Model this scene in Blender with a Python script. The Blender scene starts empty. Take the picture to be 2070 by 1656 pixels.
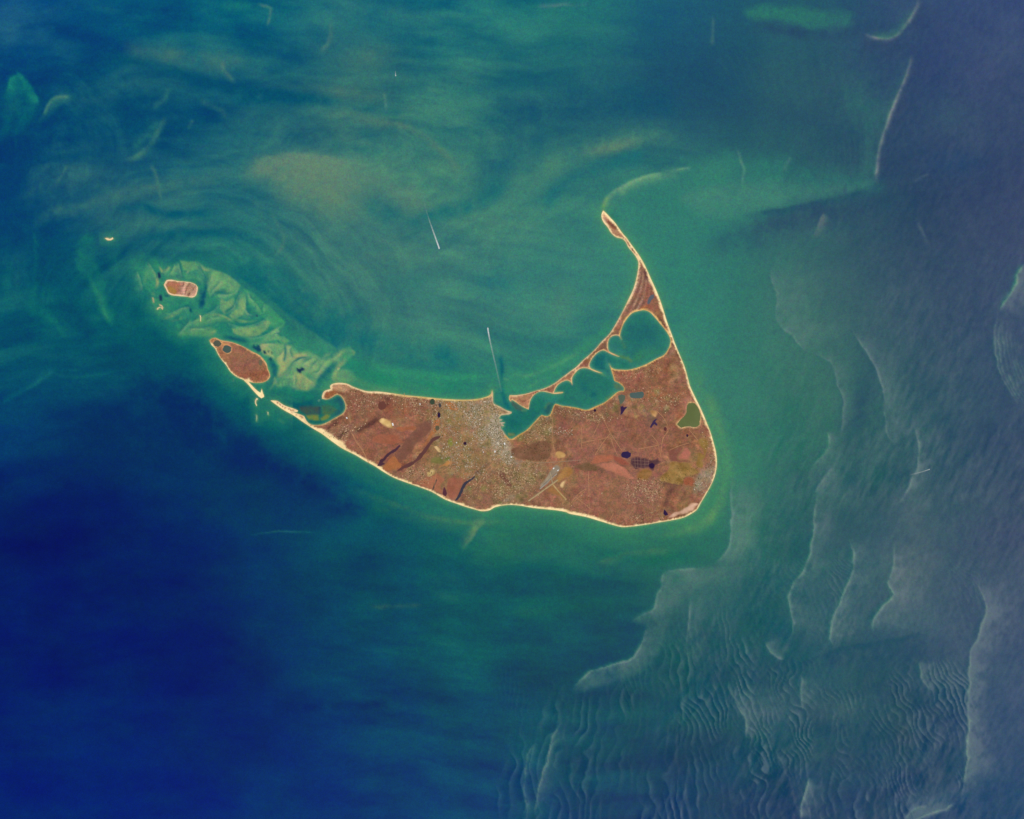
import bpy, math, random
import numpy as np
from mathutils import Vector
from mathutils.geometry import delaunay_2d_cdt

# One scene unit is 100 m. Map coordinates (mx to the east, my to the south) step 25 m each.
random.seed(7)
RS = np.random.RandomState(11)
S = 0.25
CX, CY = 1035.0, 828.0
scene = bpy.context.scene
scene.unit_settings.system = 'METRIC'
scene.unit_settings.scale_length = 100.0
col = scene.collection

# ------------------------------------------------------------------ camera, sky, sun
ALT = 2500.0
cam_d = bpy.data.cameras.new('camera')
cam_d.sensor_fit = 'HORIZONTAL'
cam_d.sensor_width = 36.0
cam_d.lens = 36.0 * ALT / (2070 * S)
cam_d.clip_start = 10.0
cam_d.clip_end = 20000.0
cam = bpy.data.objects.new('camera', cam_d)
cam.location = (0, 0, ALT)
col.objects.link(cam)
scene.camera = cam

SUN_EL, SUN_AZ = math.radians(66), math.radians(-20)     # sun stands over the sea to the east-south-east
SUN_E = 5.0
EXPO = 0.7                       # display brightness per unit of light (see exposure below)
Lv = np.array([math.cos(SUN_EL) * math.cos(SUN_AZ), math.cos(SUN_EL) * math.sin(SUN_AZ), math.sin(SUN_EL)])
world = bpy.data.worlds.new('World')
scene.world = world
world.use_nodes = True
wn = world.node_tree
bg = wn.nodes['Background']
sky = wn.nodes.new('ShaderNodeTexSky')
sky.sky_type = 'NISHITA'
sky.sun_disc = False
sky.sun_elevation = SUN_EL
sky.sun_rotation = math.radians(90) - SUN_AZ
wn.links.new(sky.outputs[0], bg.inputs[0])
bg.inputs[1].default_value = 0.05
sun_d = bpy.data.lights.new('sun', 'SUN')
sun_d.energy = SUN_E
sun_d.angle = math.radians(0.53)
sun_d.color = (1.0, 0.97, 0.92)
sun = bpy.data.objects.new('sun', sun_d)
sun.rotation_euler = Vector((-Lv[0], -Lv[1], -Lv[2])).to_track_quat('-Z', 'Y').to_euler()
sun.location = (0, 0, 600)
col.objects.link(sun)
vs = scene.view_settings
vs.view_transform = 'Standard'
vs.look = 'None'
vs.exposure = math.log2(EXPO)
vs.gamma = 1.0
vs.use_curve_mapping = False
scene.cycles.use_denoising = False
scene.cycles.filter_width = 1.6
scene.cycles.max_bounces = 4
ILLUM = np.array([1.08, 1.09, 1.13])        # light a level matt surface returns per unit of albedo

# ------------------------------------------------------------------ number helpers
def lin(c):
    c = np.clip(np.asarray(c, float) / 255.0, 0, 1)
    return np.where(c <= 0.04045, c / 12.92, ((c + 0.055) / 1.055) ** 2.4)

def smooth(a, b, x):
    t = np.clip((x - a) / (b - a), 0, 1)
    return t * t * (3 - 2 * t)

LATT = [np.random.RandomState(100 + i).rand(256, 256) for i in range(8)]
def vnoise(x, y, k):
    g = LATT[k % 8]
    xi = np.floor(x).astype(int); yi = np.floor(y).astype(int)
    fx = x - xi; fy = y - yi
    fx = fx * fx * fx * (fx * (fx * 6 - 15) + 10); fy = fy * fy * fy * (fy * (fy * 6 - 15) + 10)
    x0 = xi & 255; x1 = (xi + 1) & 255; y0 = yi & 255; y1 = (yi + 1) & 255
    return (g[y0, x0] * (1 - fx) + g[y0, x1] * fx) * (1 - fy) + (g[y1, x0] * (1 - fx) + g[y1, x1] * fx) * fy

def fbm(x, y, size, octs=3, k=0, gain=0.5):
    s = 0; a = 1; n = 0
    for o in range(octs):
        f = 2.0 ** o / size
        s = s + a * (vnoise(x * f + 17.3 * o + 3.1 * k, y * f + 9.7 * o + 5.7 * k, k + o) - 0.5)
        n += a; a *= gain
    return s / n * 2

def crom(pts, step=7.0, closed=False):
    p = np.asarray(pts, float)
    n = len(p)
    out = []
    for i in range(n if closed else n - 1):
        if closed:
            a, b, c, d = p[(i - 1) % n], p[i], p[(i + 1) % n], p[(i + 2) % n]
        else:
            a = p[max(i - 1, 0)]; b = p[i]; c = p[i + 1]; d = p[min(i + 2, n - 1)]
        m = max(1, int(np.hypot(*(c - b)) / step))
        for j in range(m):
            t = j / m
            out.append(0.5 * (2 * b + (c - a) * t + (2 * a - 5 * b + 4 * c - d) * t * t + (3 * b - a - 3 * c + d) * t ** 3))
    if not closed:
        out.append(p[-1])
    return np.array(out)

def T(ox, oy, s, pts):
    return [(ox + x / s, oy + y / s) for x, y in pts]

def pdist(X, Y, P, closed=False):
    """signed distance to a line and the position 0..1 along it"""
    Q = np.vstack([P, P[:1]]) if closed else P
    best = np.full(X.shape, 1e18); sg = np.ones(X.shape); ss = np.zeros(X.shape)
    L = np.hypot(*np.diff(Q, axis=0).T); cum = np.concatenate([[0], np.cumsum(L)]); tot = max(cum[-1], 1e-9)
    for i in range(len(Q) - 1):
        ax, ay = Q[i]; tx, ty = Q[i + 1] - Q[i]
        l2 = tx * tx + ty * ty
        if l2 < 1e-12: continue
        u = np.clip(((X - ax) * tx + (Y - ay) * ty) / l2, 0, 1)
        vx = X - ax - u * tx; vy = Y - ay - u * ty
        d = vx * vx + vy * vy
        m = d < best
        best[m] = d[m]
        sg[m] = np.sign(tx * vy[m] - ty * vx[m]); ss[m] = (cum[i] + u[m] * L[i]) / tot
    sg[sg == 0] = 1
    return np.sqrt(best), sg, ss

def inside(X, Y, P):
    r = np.zeros(X.shape, bool)
    n = len(P)
    for i in range(n):
        x0, y0 = P[i]; x1, y1 = P[(i + 1) % n]
        if y0 == y1: continue
        c = ((y0 > Y) != (y1 > Y)) & (X < (x1 - x0) * (Y - y0) / (y1 - y0) + x0)
        r ^= c
    return r

class Field:
    """colour (display units) carried by map points, worked on with strokes and patches"""
    def __init__(s, X, Y, C):
        s.X, s.Y, s.C = X, Y, C
        s.G = np.ones(X.shape)          # sea only: gain of the sun's reflection (choppiness)
        s.wx = fbm(X, Y, 34, 4, 2, 0.6); s.wy = fbm(X, Y, 34, 4, 5, 0.6)
        s.tx = np.clip(1 + 0.75 * fbm(X, Y, 15, 3, 0, 0.6) + 0.65 * fbm(X, Y, 55, 2, 7), 0.15, 1.9)
    def sel(s, P, m):
        return np.nonzero((s.X > P[:, 0].min() - m) & (s.X < P[:, 0].max() + m) & (s.Y > P[:, 1].min() - m) & (s.Y < P[:, 1].max() + m))[0]
    def put(s, i, m, c, gain):
        if c is not None:
            s.C[i] += (np.array(c, float) - s.C[i]) * m[:, None]
        if gain:
            s.G[i] += gain * m
    def stroke(s, pts, c, a=0.6, wl=6, wr=None, taper=0.2, p=2.0, warp=4, gain=0, raw=False):
        wr = wl if wr is None else wr
        P = np.array(pts, float) if raw else crom(pts, 9)
        i = s.sel(P, 2.6 * max(wl, wr) + 8)
        if not len(i): return
        d, sg, u = pdist(s.X[i] + warp * s.wx[i], s.Y[i] + warp * s.wy[i], P)
        w = np.where(sg > 0, wl, wr)
        m = a * np.exp(-(d / w) ** p)
        if taper: m = m * smooth(0, taper, u) * smooth(0, taper, 1 - u)
        m = np.clip(m * s.tx[i], 0, 1)
        s.put(i, m, c, gain)
    def patch(s, pts, c, a=0.8, soft=8, warp=6, gain=0, tex=0.0, tsz=18):
        P = crom(pts, 10, True)
        i = s.sel(P, soft + 12)
        if not len(i): return
        x = s.X[i] + warp * s.wx[i]; y = s.Y[i] + warp * s.wy[i]
        d, _, _ = pdist(x, y, P, True)
        d = np.where(inside(x, y, P), d, -d)
        m = np.clip(a * smooth(-soft, soft, d) * (0.35 + 0.65 * s.tx[i]), 0, 1)
        if tex: m = np.clip(m * (1 + tex * fbm(s.X[i], s.Y[i], tsz, 3, 3)), 0, 1)
        s.put(i, m, c, gain)
    def blob(s, x, y, rx, ry, c, a=0.7, ang=0, gain=0, p=1.0, warp=6):
        r = max(rx, ry) * 2.4
        i = np.nonzero((abs(s.X - x) < r) & (abs(s.Y - y) < r))[0]
        if not len(i): return
        t = math.radians(ang); dx = s.X[i] - x + warp * s.wx[i]; dy = s.Y[i] - y + warp * s.wy[i]
        u = (dx * math.cos(t) + dy * math.sin(t)) / rx; v = (-dx * math.sin(t) + dy * math.cos(t)) / ry
        s.put(i, np.clip(a * np.exp(-(u * u + v * v) ** p) * (0.4 + 0.6 * s.tx[i]), 0, 1), c, gain)

# ------------------------------------------------------------------ materials
def water_material(name, fine=0.19):
    m = bpy.data.materials.new(name); m.use_nodes = True
    nt = m.node_tree; b = nt.nodes['Principled BSDF']
    at = nt.nodes.new('ShaderNodeAttribute'); at.attribute_name = 'tint'
    ro = nt.nodes.new('ShaderNodeAttribute'); ro.attribute_name = 'chop'
    tc = nt.nodes.new('ShaderNodeTexCoord')
    prev = at.outputs['Color']
    for sc, amt in ((1.7, fine * 1.9), (0.45, fine * 0.7)):
        n = nt.nodes.new('ShaderNodeTexNoise'); n.inputs['Scale'].default_value = sc; n.inputs['Detail'].default_value = 3
        nt.links.new(tc.outputs['Object'], n.inputs['Vector'])
        ma = nt.nodes.new('ShaderNodeVectorMath'); ma.operation = 'MULTIPLY_ADD'
        nt.links.new(n.outputs['Color'], ma.inputs[0]); ma.inputs[1].default_value = (3 * amt,) * 3; ma.inputs[2].default_value = (1 - 1.5 * amt,) * 3
        mu = nt.nodes.new('ShaderNodeVectorMath'); mu.operation = 'MULTIPLY'
        nt.links.new(prev, mu.inputs[0]); nt.links.new(ma.outputs[0], mu.inputs[1]); prev = mu.outputs[0]
    nt.links.new(prev, b.inputs['Base Color'])
    nt.links.new(ro.outputs['Fac'], b.inputs['Roughness'])
    b.inputs['IOR'].default_value = 1.38
    return m

def land_material(name, amt=0.5, sc=1.5, rough=0.95):
    m = bpy.data.materials.new(name); m.use_nodes = True
    nt = m.node_tree; b = nt.nodes['Principled BSDF']
    at = nt.nodes.new('ShaderNodeAttribute'); at.attribute_name = 'tint'
    tc = nt.nodes.new('ShaderNodeTexCoord')
    prev = at.outputs['Color']
    for s_, a_ in ((sc, amt), (sc * 0.28, amt * 0.6)):
        n = nt.nodes.new('ShaderNodeTexNoise'); n.inputs['Scale'].default_value = s_; n.inputs['Detail'].default_value = 4
        n.inputs['Roughness'].default_value = 0.65
        nt.links.new(tc.outputs['Object'], n.inputs['Vector'])
        mr = nt.nodes.new('ShaderNodeVectorMath'); mr.operation = 'MULTIPLY_ADD'
        mx = nt.nodes.new('ShaderNodeMixRGB'); mx.inputs[0].default_value = 0.45
        nt.links.new(n.outputs['Fac'], mx.inputs[1]); nt.links.new(n.outputs['Color'], mx.inputs[2])
        nt.links.new(mx.outputs[0], mr.inputs[0]); mr.inputs[1].default_value = (4 * a_,) * 3; mr.inputs[2].default_value = (1 - 2 * a_,) * 3
        mu = nt.nodes.new('ShaderNodeVectorMath'); mu.operation = 'MULTIPLY'
        nt.links.new(prev, mu.inputs[0]); nt.links.new(mr.outputs[0], mu.inputs[1]); prev = mu.outputs[0]
    nt.links.new(prev, b.inputs['Base Color'])
    b.inputs['Roughness'].default_value = rough
    b.inputs['Specular IOR Level'].default_value = 0.1
    return m

M_SEA = water_material('sea_water')
M_POND = water_material('pond_water', 0.05)
M_LAND = land_material('heathland')
M_SAND = land_material('beach_sand', 0.10, 2.2)
M_FIELD = land_material('field_soil', 0.28, 2.0)
M_PAVE = land_material('pavement', 0.10, 2.5)
M_ROOF = land_material('roof_shingle', 0.05, 5.0)
M_SCRUB = land_material('scrub_leaves', 0.15, 4.0)

def foam_material():
    m = bpy.data.materials.new('foam'); m.use_nodes = True
    nt = m.node_tree; b = nt.nodes['Principled BSDF']
    b.inputs['Base Color'].default_value = (0.8, 0.84, 0.84, 1); b.inputs['Roughness'].default_value = 0.8
    at = nt.nodes.new('ShaderNodeAttribute'); at.attribute_name = 'cover'
    tc = nt.nodes.new('ShaderNodeTexCoord')
    n = nt.nodes.new('ShaderNodeTexNoise'); n.inputs['Scale'].default_value = 1.2; n.inputs['Detail'].default_value = 3
    nt.links.new(tc.outputs['Object'], n.inputs['Vector'])
    mr = nt.nodes.new('ShaderNodeMapRange'); mr.inputs[1].default_value = 0.3; mr.inputs[2].default_value = 0.6; mr.inputs[3].default_value = 0.55
    nt.links.new(n.outputs['Fac'], mr.inputs[0])
    mu = nt.nodes.new('ShaderNodeMath'); mu.operation = 'MULTIPLY'
    nt.links.new(at.outputs['Fac'], mu.inputs[0]); nt.links.new(mr.outputs[0], mu.inputs[1])
    nt.links.new(mu.outputs[0], b.inputs['Alpha'])
    return m
M_FOAM = foam_material()

def plain(name, rgb, rough=0.6):
    m = bpy.data.materials.new(name); m.use_nodes = True
    nt = m.node_tree; b = nt.nodes['Principled BSDF']; b.inputs['Roughness'].default_value = rough
    n = nt.nodes.new('ShaderNodeTexNoise'); n.inputs['Scale'].default_value = 6
    r = nt.nodes.new('ShaderNodeValToRGB')
    r.color_ramp.elements[0].color = (*[c * 0.85 for c in rgb], 1); r.color_ramp.elements[1].color = (*rgb, 1)
    nt.links.new(n.outputs['Fac'], r.inputs[0]); nt.links.new(r.outputs[0], b.inputs['Base Color'])
    return m
M_WHITE = plain('white_paint', (0.8, 0.8, 0.78)); M_HULL = plain('dark_hull_paint', (0.05, 0.07, 0.12)); M_DECK = plain('grey_deck', (0.45, 0.45, 0.44))

# ------------------------------------------------------------------ mesh helpers
def wxy(P):
    P = np.asarray(P, float)
    return np.stack([(P[:, 0] - CX) * S, (CY - P[:, 1]) * S], 1)

def mesh_obj(name, co, faces, mat, tint=None, parent=None, smooth_shade=True, extra=None):
    me = bpy.data.meshes.new(name)
    co = np.asarray(co, np.float32); faces = np.asarray(faces, np.int32)
    k = faces.shape[1]
    me.vertices.add(len(co)); me.vertices.foreach_set('co', co.ravel())
    me.loops.add(faces.size); me.loops.foreach_set('vertex_index', faces.ravel())
    me.polygons.add(len(faces)); me.polygons.foreach_set('loop_start', np.arange(0, faces.size, k, dtype=np.int32))
    me.update(calc_edges=True)
    me.polygons.foreach_set('use_smooth', np.full(len(faces), smooth_shade))
    if tint is not None:
        a = me.attributes.new('tint', 'FLOAT_COLOR', 'POINT')
        a.data.foreach_set('color', np.hstack([tint, np.ones((len(co), 1))]).astype(np.float32).ravel())
    for nm, v in (extra or {}).items():
        a = me.attributes.new(nm, 'FLOAT', 'POINT'); a.data.foreach_set('value', np.asarray(v, np.float32))
    me.materials.append(mat)
    o = bpy.data.objects.new(name, me); col.objects.link(o)
    if parent: o.parent = parent
    return o

def tag(o, label=None, cat=None, group=None, kind=None):
    if label: o['label'] = label
    if cat: o['category'] = cat
    if group: o['group'] = group
    if kind: o['kind'] = kind
    return o

# ------------------------------------------------------------------ coast lines
R1 = lambda p: T(400, 660, 5.175, p)
R2 = lambda p: T(700, 760, 5.175, p)
R3 = lambda p: T(1000, 760, 5.175, p)
R4 = lambda p: T(1150, 780, 5.52, p)
R5 = lambda p: T(1000, 600, 5.175, p)
R6 = lambda p: T(1150, 400, 6.9, p)
R7 = lambda p: T(250, 500, 5.175, p)
R8 = lambda p: T(900, 780, 10.35, p)
CREAM, PALE, OCHRE, TOWN = (252, 224, 170), (240, 210, 164), (210, 166, 98), (178, 164, 144)
main_parts = [   # points, beach width, sand colour
 (R6([(478,178),(520,215),(575,275),(640,345),(700,430),(755,505),(800,555),(850,625),(905,700),(960,775),(1005,845),(1050,925),(1100,1030),(1150,1145),(1200,1250),(1250,1370),(1290,1480)]), 4.2, CREAM),
 (R6([(1322,1580)]) + R5([(1800,255),(1850,390),(1890,500),(1940,620),(1985,730),(2020,850)]), 3.8, CREAM),
 (R4([(1350,0),(1400,110),(1450,210),(1500,320),(1545,430),(1580,520),(1615,640),(1640,740),(1650,840),(1645,930),(1620,1030),(1580,1120),(1530,1210),(1470,1310),(1430,1380),(1370,1425),(1280,1470),(1150,1500),(1000,1525),(850,1550),(700,1570),(590,1575),(500,1555),(400,1525),(300,1495),(200,1465),(100,1445),(0,1425)]), 4.2, CREAM),
 (R3([(750,1425),(640,1405),(540,1395),(400,1380),(250,1355),(130,1350),(0,1375)]), 4.5, CREAM),
 (R2([(1500,1405),(1420,1415),(1340,1395),(1250,1370),(1150,1335),(1030,1290),(900,1215),(800,1175),(700,1140),(600,1105),(500,1065),(400,1010),(300,945),(200,890),(100,830),(0,780)]), 4.8, CREAM),
 (R1([(1500,1270),(1400,1200),(1300,1125),(1200,1065),(1100,1000),(1000,930),(900,875),(820,820),(760,775)]), 8.5, CREAM),
 (R1([(830,780),(900,825),(1000,860),(1048,880),(1040,895),(990,890),(1040,912),(1110,940),(1125,970),(1150,1005)]), 4.0, PALE),
 (R1([(1200,1030),(1280,1030),(1350,1005),(1430,960),(1520,905),(1545,850),(1530,780),(1490,725),(1450,715),(1400,745),(1350,765)]), 2.2, (200,165,115)),
 (R1([(1300,755),(1298,735),(1320,680),(1390,655),(1385,620),(1420,598),(1480,590),(1560,600),(1620,630),(1700,660),(1780,680),(1900,683)]), 4.2, PALE),
 (R2([(640,205),(800,220),(1000,240),(1200,250),(1350,245),(1450,225),(1510,195)]), 3.4, (222,190,125)),
 (R8([(980,95),(1000,150),(1000,260),(1010,370),(1060,400),(1150,440),(1250,500),(1330,530),(1385,545),(1390,575),(1330,600),(1240,605),(1160,625)]), 2.6, (205,180,145)),
 (R8([(1130,670),(1125,690),(1190,710),(1190,722),(1130,735),(1135,760),(1240,768),(1240,782),(1180,795),(1230,825),(1225,838),(1160,850),(1165,890),(1220,960),(1240,1000)]), 1.6, TOWN),
 (R8([(1290,1060),(1340,1110),(1390,1115),(1450,1085),(1550,1020),(1700,930),(1850,780),(1970,650)]), 3.0, OCHRE),
 (R5([(490,1240),(540,1250),(575,1240),(600,1190),(625,1130),(640,1122),(700,1140),(780,1150),(870,1165),(960,1185),(1050,1150),(1150,1105),(1220,1050),(1280,1000),(1320,985),(1350,985),(1352,950),(1330,925),(1290,895),(1250,880),(1245,850),(1230,800),(1215,750),(1200,705)]), 2.4, OCHRE),
 (R5([(1218,740),(1260,760),(1330,765),(1400,765),(1500,740),(1600,700),(1700,645),(1770,610),(1810,560),(1835,500),(1840,450),(1820,400),(1780,340),(1730,280),(1680,220),(1620,160),(1560,140),(1500,150),(1440,170),(1390,220),(1350,280),(1325,340),(1310,420)]), 2.6, (222,180,115)),
 (R5([(1325,445),(1303,412),(1290,405),(1250,405),(1205,430),(1185,480),(1185,530),(1195,570),(1250,600),(1310,630),(1240,608),(1190,584),(1140,560),(1090,575),(1040,620),(1000,680),(990,720),(1000,745),(1060,775),(1120,798),(1060,785),(1000,760),(950,745),(890,755),(840,800),(810,850),(812,930),(800,895),(760,875),(720,885),(670,915),(635,960),(620,1005),(715,998),(712,1006),(620,1015),(560,1000),(480,990),(420,1020),(385,1060),(365,1110),(355,1180),(310,1160),(260,1130),(210,1095),(180,1080),(165,1095),(150,1075),(155,1030)]), 2.2, (225,185,135)),
 (R5([(230,1030),(330,1015),(430,985),(530,955),(620,910),(700,850),(780,790),(860,730),(930,660),(1000,600),(1060,540),(1120,470),(1200,390),(1270,280),(1330,170)]), 2.3, (228,192,150)),
 (R6([(830,1420),(900,1270),(940,1130),(965,1000),(970,900),(940,830),(890,760),(830,690),(790,610),(740,570),(660,550),(590,490),(540,410),(490,350),(460,290),(455,230)]), 3.4, PALE)]

def build_outline(parts):
    pts, w, c = [], [], []
    for P, bw, bc in parts:
        for q in P:
            pts.append(q); w.append(bw); c.append(bc)
    p = np.array(pts); n = len(p); op, ow, oc = [], [], []
    w = np.array(w); c = np.array(c, float)
    for i in range(n):
        a, b, cc, d = p[(i - 1) % n], p[i], p[(i + 1) % n], p[(i + 2) % n]
        L = np.hypot(*(cc - b)); m = max(1, int(L / 3.2))
        # chord-scaled tangents keep sharp cusps from overshooting
        t1 = (cc - a) * L / max(np.hypot(*(cc - b)) + np.hypot(*(b - a)), 1e-6)
        t2 = (d - b) * L / max(np.hypot(*(d - cc)) + np.hypot(*(cc - b)), 1e-6)
        c1 = np.dot(b - a, cc - b) / max(np.hypot(*(b - a)) * L, 1e-6); c2 = np.dot(d - cc, cc - b) / max(np.hypot(*(d - cc)) * L, 1e-6)
        if c1 < 0.3: t1 = (cc - b) * 0.8
        if c2 < 0.3: t2 = (cc - b) * 0.8
        for j in range(m):
            t = j / m
            h = (2*t**3-3*t*t+1)*b + (t**3-2*t*t+t)*t1 + (-2*t**3+3*t*t)*cc + (t**3-t*t)*t2
            op.append(h); ow.append(w[i] * (1 - t) + w[(i+1) % n] * t); oc.append(c[i] * (1 - t) + c[(i+1) % n] * t)
    return np.array(op), np.array(ow), np.array(oc)

MAIN = build_outline(main_parts)
TUCK = build_outline([
 (R1([(122,145),(150,125),(180,118),(240,145),(330,160),(400,180),(480,215),(560,260),(640,300),(690,350),(720,395),(730,440),(750,490),(755,525),(730,560),(680,585),(590,590)]), 2.2, (215,165,115)),
 (R1([(530,577),(560,612),(620,672),(655,695),(668,655),(682,700),(692,722),(690,738),(665,752),(640,735),(580,672),(530,612),(490,572)]), 6.5, CREAM),
 (R1([(480,560),(420,535),(380,510),(330,460),(300,410),(250,350),(210,290),(180,230),(140,190)]), 3.2, CREAM)])
MUSK = build_outline([(R7([(430,375),(450,345),(500,340),(560,352),(640,360),(710,370),(760,395),(775,420),(770,460),(755,505),(720,525),(650,515),(580,510),(500,500),(465,480),(440,430),(420,395)]), 3.2, (238,205,165))])
bars = [   # label, outline
 ('small bright crescent sandbar alone in blue-green water west of the flats', [(212,482),(218,486),(224,486),(229,483),(228,480),(222,483),(216,481)]),
 ('curved pale sandbar just south-west of the tan oval islet', R7([(345,648),(360,655),(362,642),(385,630),(398,645),(408,655),(414,630),(400,605),(375,598),(372,606),(395,618),(398,630),(380,622),(355,632)])),
 ('faint pinkish sandbar beside the dark channel west of the oval islet', R7([(300,530),(308,520),(316,545),(322,575),(312,580),(304,560)])),
 ('thin upright white sandbar between the oval islet and the pointed island', R7([(797,712),(806,715),(809,750),(806,775),(800,772),(802,740)])),
 ('ring-shaped pale sandbar off the end of the thin bright spit', R1([(612,750),(626,752),(628,762),(612,775),(608,800),(620,825),(612,832),(598,805),(597,778)])),
 ('short white surf bar south of the gap between the spits', R1([(729,895),(739,897),(737,925),(729,920)])),
 ('lowest thin white surf bar south-west of the spit gap', R1([(614,930),(619,930),(620,965),(615,990),(611,960)])),
]
BAR_C = [(240,214,170), (206,186,148), (150,146,112), (226,206,166), (220,200,160), (176,186,150), (150,176,146)]
BARS = [(lb, build_outline([(p, 9, BAR_C[i])])) for i, (lb, p) in enumerate(bars)]

# ------------------------------------------------------------------ the sea
def axis(a, b, step, far):
    v = list(np.arange(a, b + step, step)); s = step
    lo, hi = [], []
    x = v[0]
    while x > a - far: s *= 1.35; x -= s; lo.append(x)
    s = step; x = v[-1]
    while x < b + far: s *= 1.35; x += s; hi.append(x)
    return np.array(lo[::-1] + v + hi)
gx = axis(-45, 2115, 2.2, 9000); gy = axis(-45, 1701, 2.2, 9000)
GX, GY = np.meshgrid(gx, gy)
SX = GX.ravel(); SY = GY.ravel()
CXs = np.clip(SX, -40, 2110); CYs = np.clip(SY, -40, 1696)

grid = [  # water colour soundings every 230 steps east, 207 steps south
 [(8,72,128),(8,85,120),(10,95,118),(32,105,118),(25,105,118),(32,112,115),(30,90,115),(38,90,108),(48,76,114),(56,76,118)],
 [(0,70,112),(10,80,110),(16,86,112),(52,112,112),(40,110,112),(35,98,110),(30,80,106),(38,84,102),(42,71,106),(54,75,110)],
 [(0,66,110),(30,92,112),(35,106,114),(66,121,114),(58,120,113),(52,119,113),(50,122,112),(48,96,104),(44,72,100),(58,74,108)],
 [(5,84,105),(5,88,102),(25,110,105),(56,120,112),(62,122,114),(54,122,114),(48,121,110),(56,106,104),(55,84,104),(56,77,108)],
 [(0,65,105),(0,62,100),(0,80,98),(30,110,100),(35,118,105),(40,118,108),(50,121,108),(54,108,100),(52,90,102),(56,78,106)],
 [(0,30,96),(0,28,96),(0,46,98),(2,76,98),(28,102,96),(35,108,95),(40,115,96),(46,97,98),(54,87,102),(60,80,106)],
 [(0,29,100),(0,30,98),(1,42,98),(4,66,96),(12,80,94),(14,82,92),(34,86,94),(38,86,98),(56,88,106),(60,82,110)],
 [(0,31,106),(0,36,106),(0,38,104),(2,58,103),(8,72,100),(14,72,94),(24,74,94),(38,80,98),(40,78,98),(56,80,112)],
 [(0,32,112),(0,38,114),(0,42,112),(0,54,112),(2,66,110),(18,66,102),(22,64,100),(32,66,100),(36,70,104),(46,76,112)]]
gr = np.array(grid, float)
def bicubic(u, v):
    def w(t):
        return [(-t**3 + 2*t*t - t) / 2, (3*t**3 - 5*t*t + 2) / 2, (-3*t**3 + 4*t*t + t) / 2, (t**3 - t*t) / 2]
    ui = np.clip(np.floor(u).astype(int), 0, 8); vi = np.clip(np.floor(v).astype(int), 0, 7)
    wu = w(u - ui); wv = w(v - vi); out = np.zeros((len(u), 3))
    for j in range(4):
        for i in range(4):
            out += gr[np.clip(vi + j - 1, 0, 8), np.clip(ui + i - 1, 0, 9)] * (wu[i] * wv[j])[:, None]
    return out
wxs = CXs + 22 * fbm(SX, SY, 190, 3, 1); wys = CYs + 14 * fbm(SX, SY, 190, 3, 4)
C0 = bicubic(np.clip(wxs, 0, 2070) / 230, np.clip(wys, 0, 1656) / 207)
F = Field(SX, SY, C0)
# tide streaks: long soft filaments drawn out by the current
bend = CYs + 50 * np.sin(CXs / 330.0 + 0.6) + 30 * fbm(CXs, CYs, 260, 2, 6)
st = fbm(CXs * 0.22, bend, 34, 4, 0, 0.6)
stm = smooth(1500, 900, CXs) * (0.25 + 0.75 * smooth(1050, 700, CYs)) + 0.6 * smooth(560, 800, CXs) * smooth(1420, 1250, CXs) * smooth(1040, 1120, CYs)
def swirl(x0, y0, ex, ey, size, k, stretch=0.10):
    dx = (CXs - x0) / ex; dy = (CYs - y0) / ey
    r = np.hypot(dx, dy); th = np.arctan2(dy, dx)
    r = r + 52 * fbm(CXs, CYs, 210, 4, k)
    return fbm(th * 320 * stretch + 40, r, size, 5, k, 0.66), r
s1, r1 = swirl(430, 650, 1.25, 1.0, 20, 1); s2, r2 = swirl(770, 330, 1.7, 1.0, 20, 2); s3, r3 = swirl(1330, 640, 1.25, 1.0, 24, 4); s4, r4 = swirl(120, 330, 1.0, 1.3, 20, 5)
m1 = smooth(430, 250, r1) * smooth(60, 120, r1) * (0.15 + 0.85 * smooth(740, 620, CYs - 0.25 * (CXs - 430))); m2 = smooth(230, 120, r2); m3 = smooth(420, 300, r3) * smooth(180, 260, r3) * smooth(1500, 1350, CXs) * smooth(640, 520, CYs); m4 = smooth(240, 120, r4)
F.C += (s1 * m1 * 24 + s2 * m2 * (1 - m1) * 20 + s3 * m3 * 14 + s4 * m4 * (1 - m1) * 22)[:, None] * np.array([0.85, 0.85, 0.2])
stm = stm * (1 - 0.7 * np.maximum(m1, np.maximum(m2, m4)))
F.C += (st * stm * 28)[:, None] * np.array([0.7, 0.8, 0.15])
F.C += (fbm(CXs, CYs, 90, 4, 3, 0.6) * 7)[:, None] * np.array([0.7, 0.8, 0.4])
nw = smooth(1250, 900, CXs) * smooth(600, 450, CYs)
F.C += (nw * fbm(CXs * 0.42 + 0.1 * CYs, bend + 20 * fbm(CXs, CYs, 90, 3, 7), 62, 4, 5, 0.55) * 26)[:, None] * np.array([1.0, 0.8, 0.1])

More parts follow.
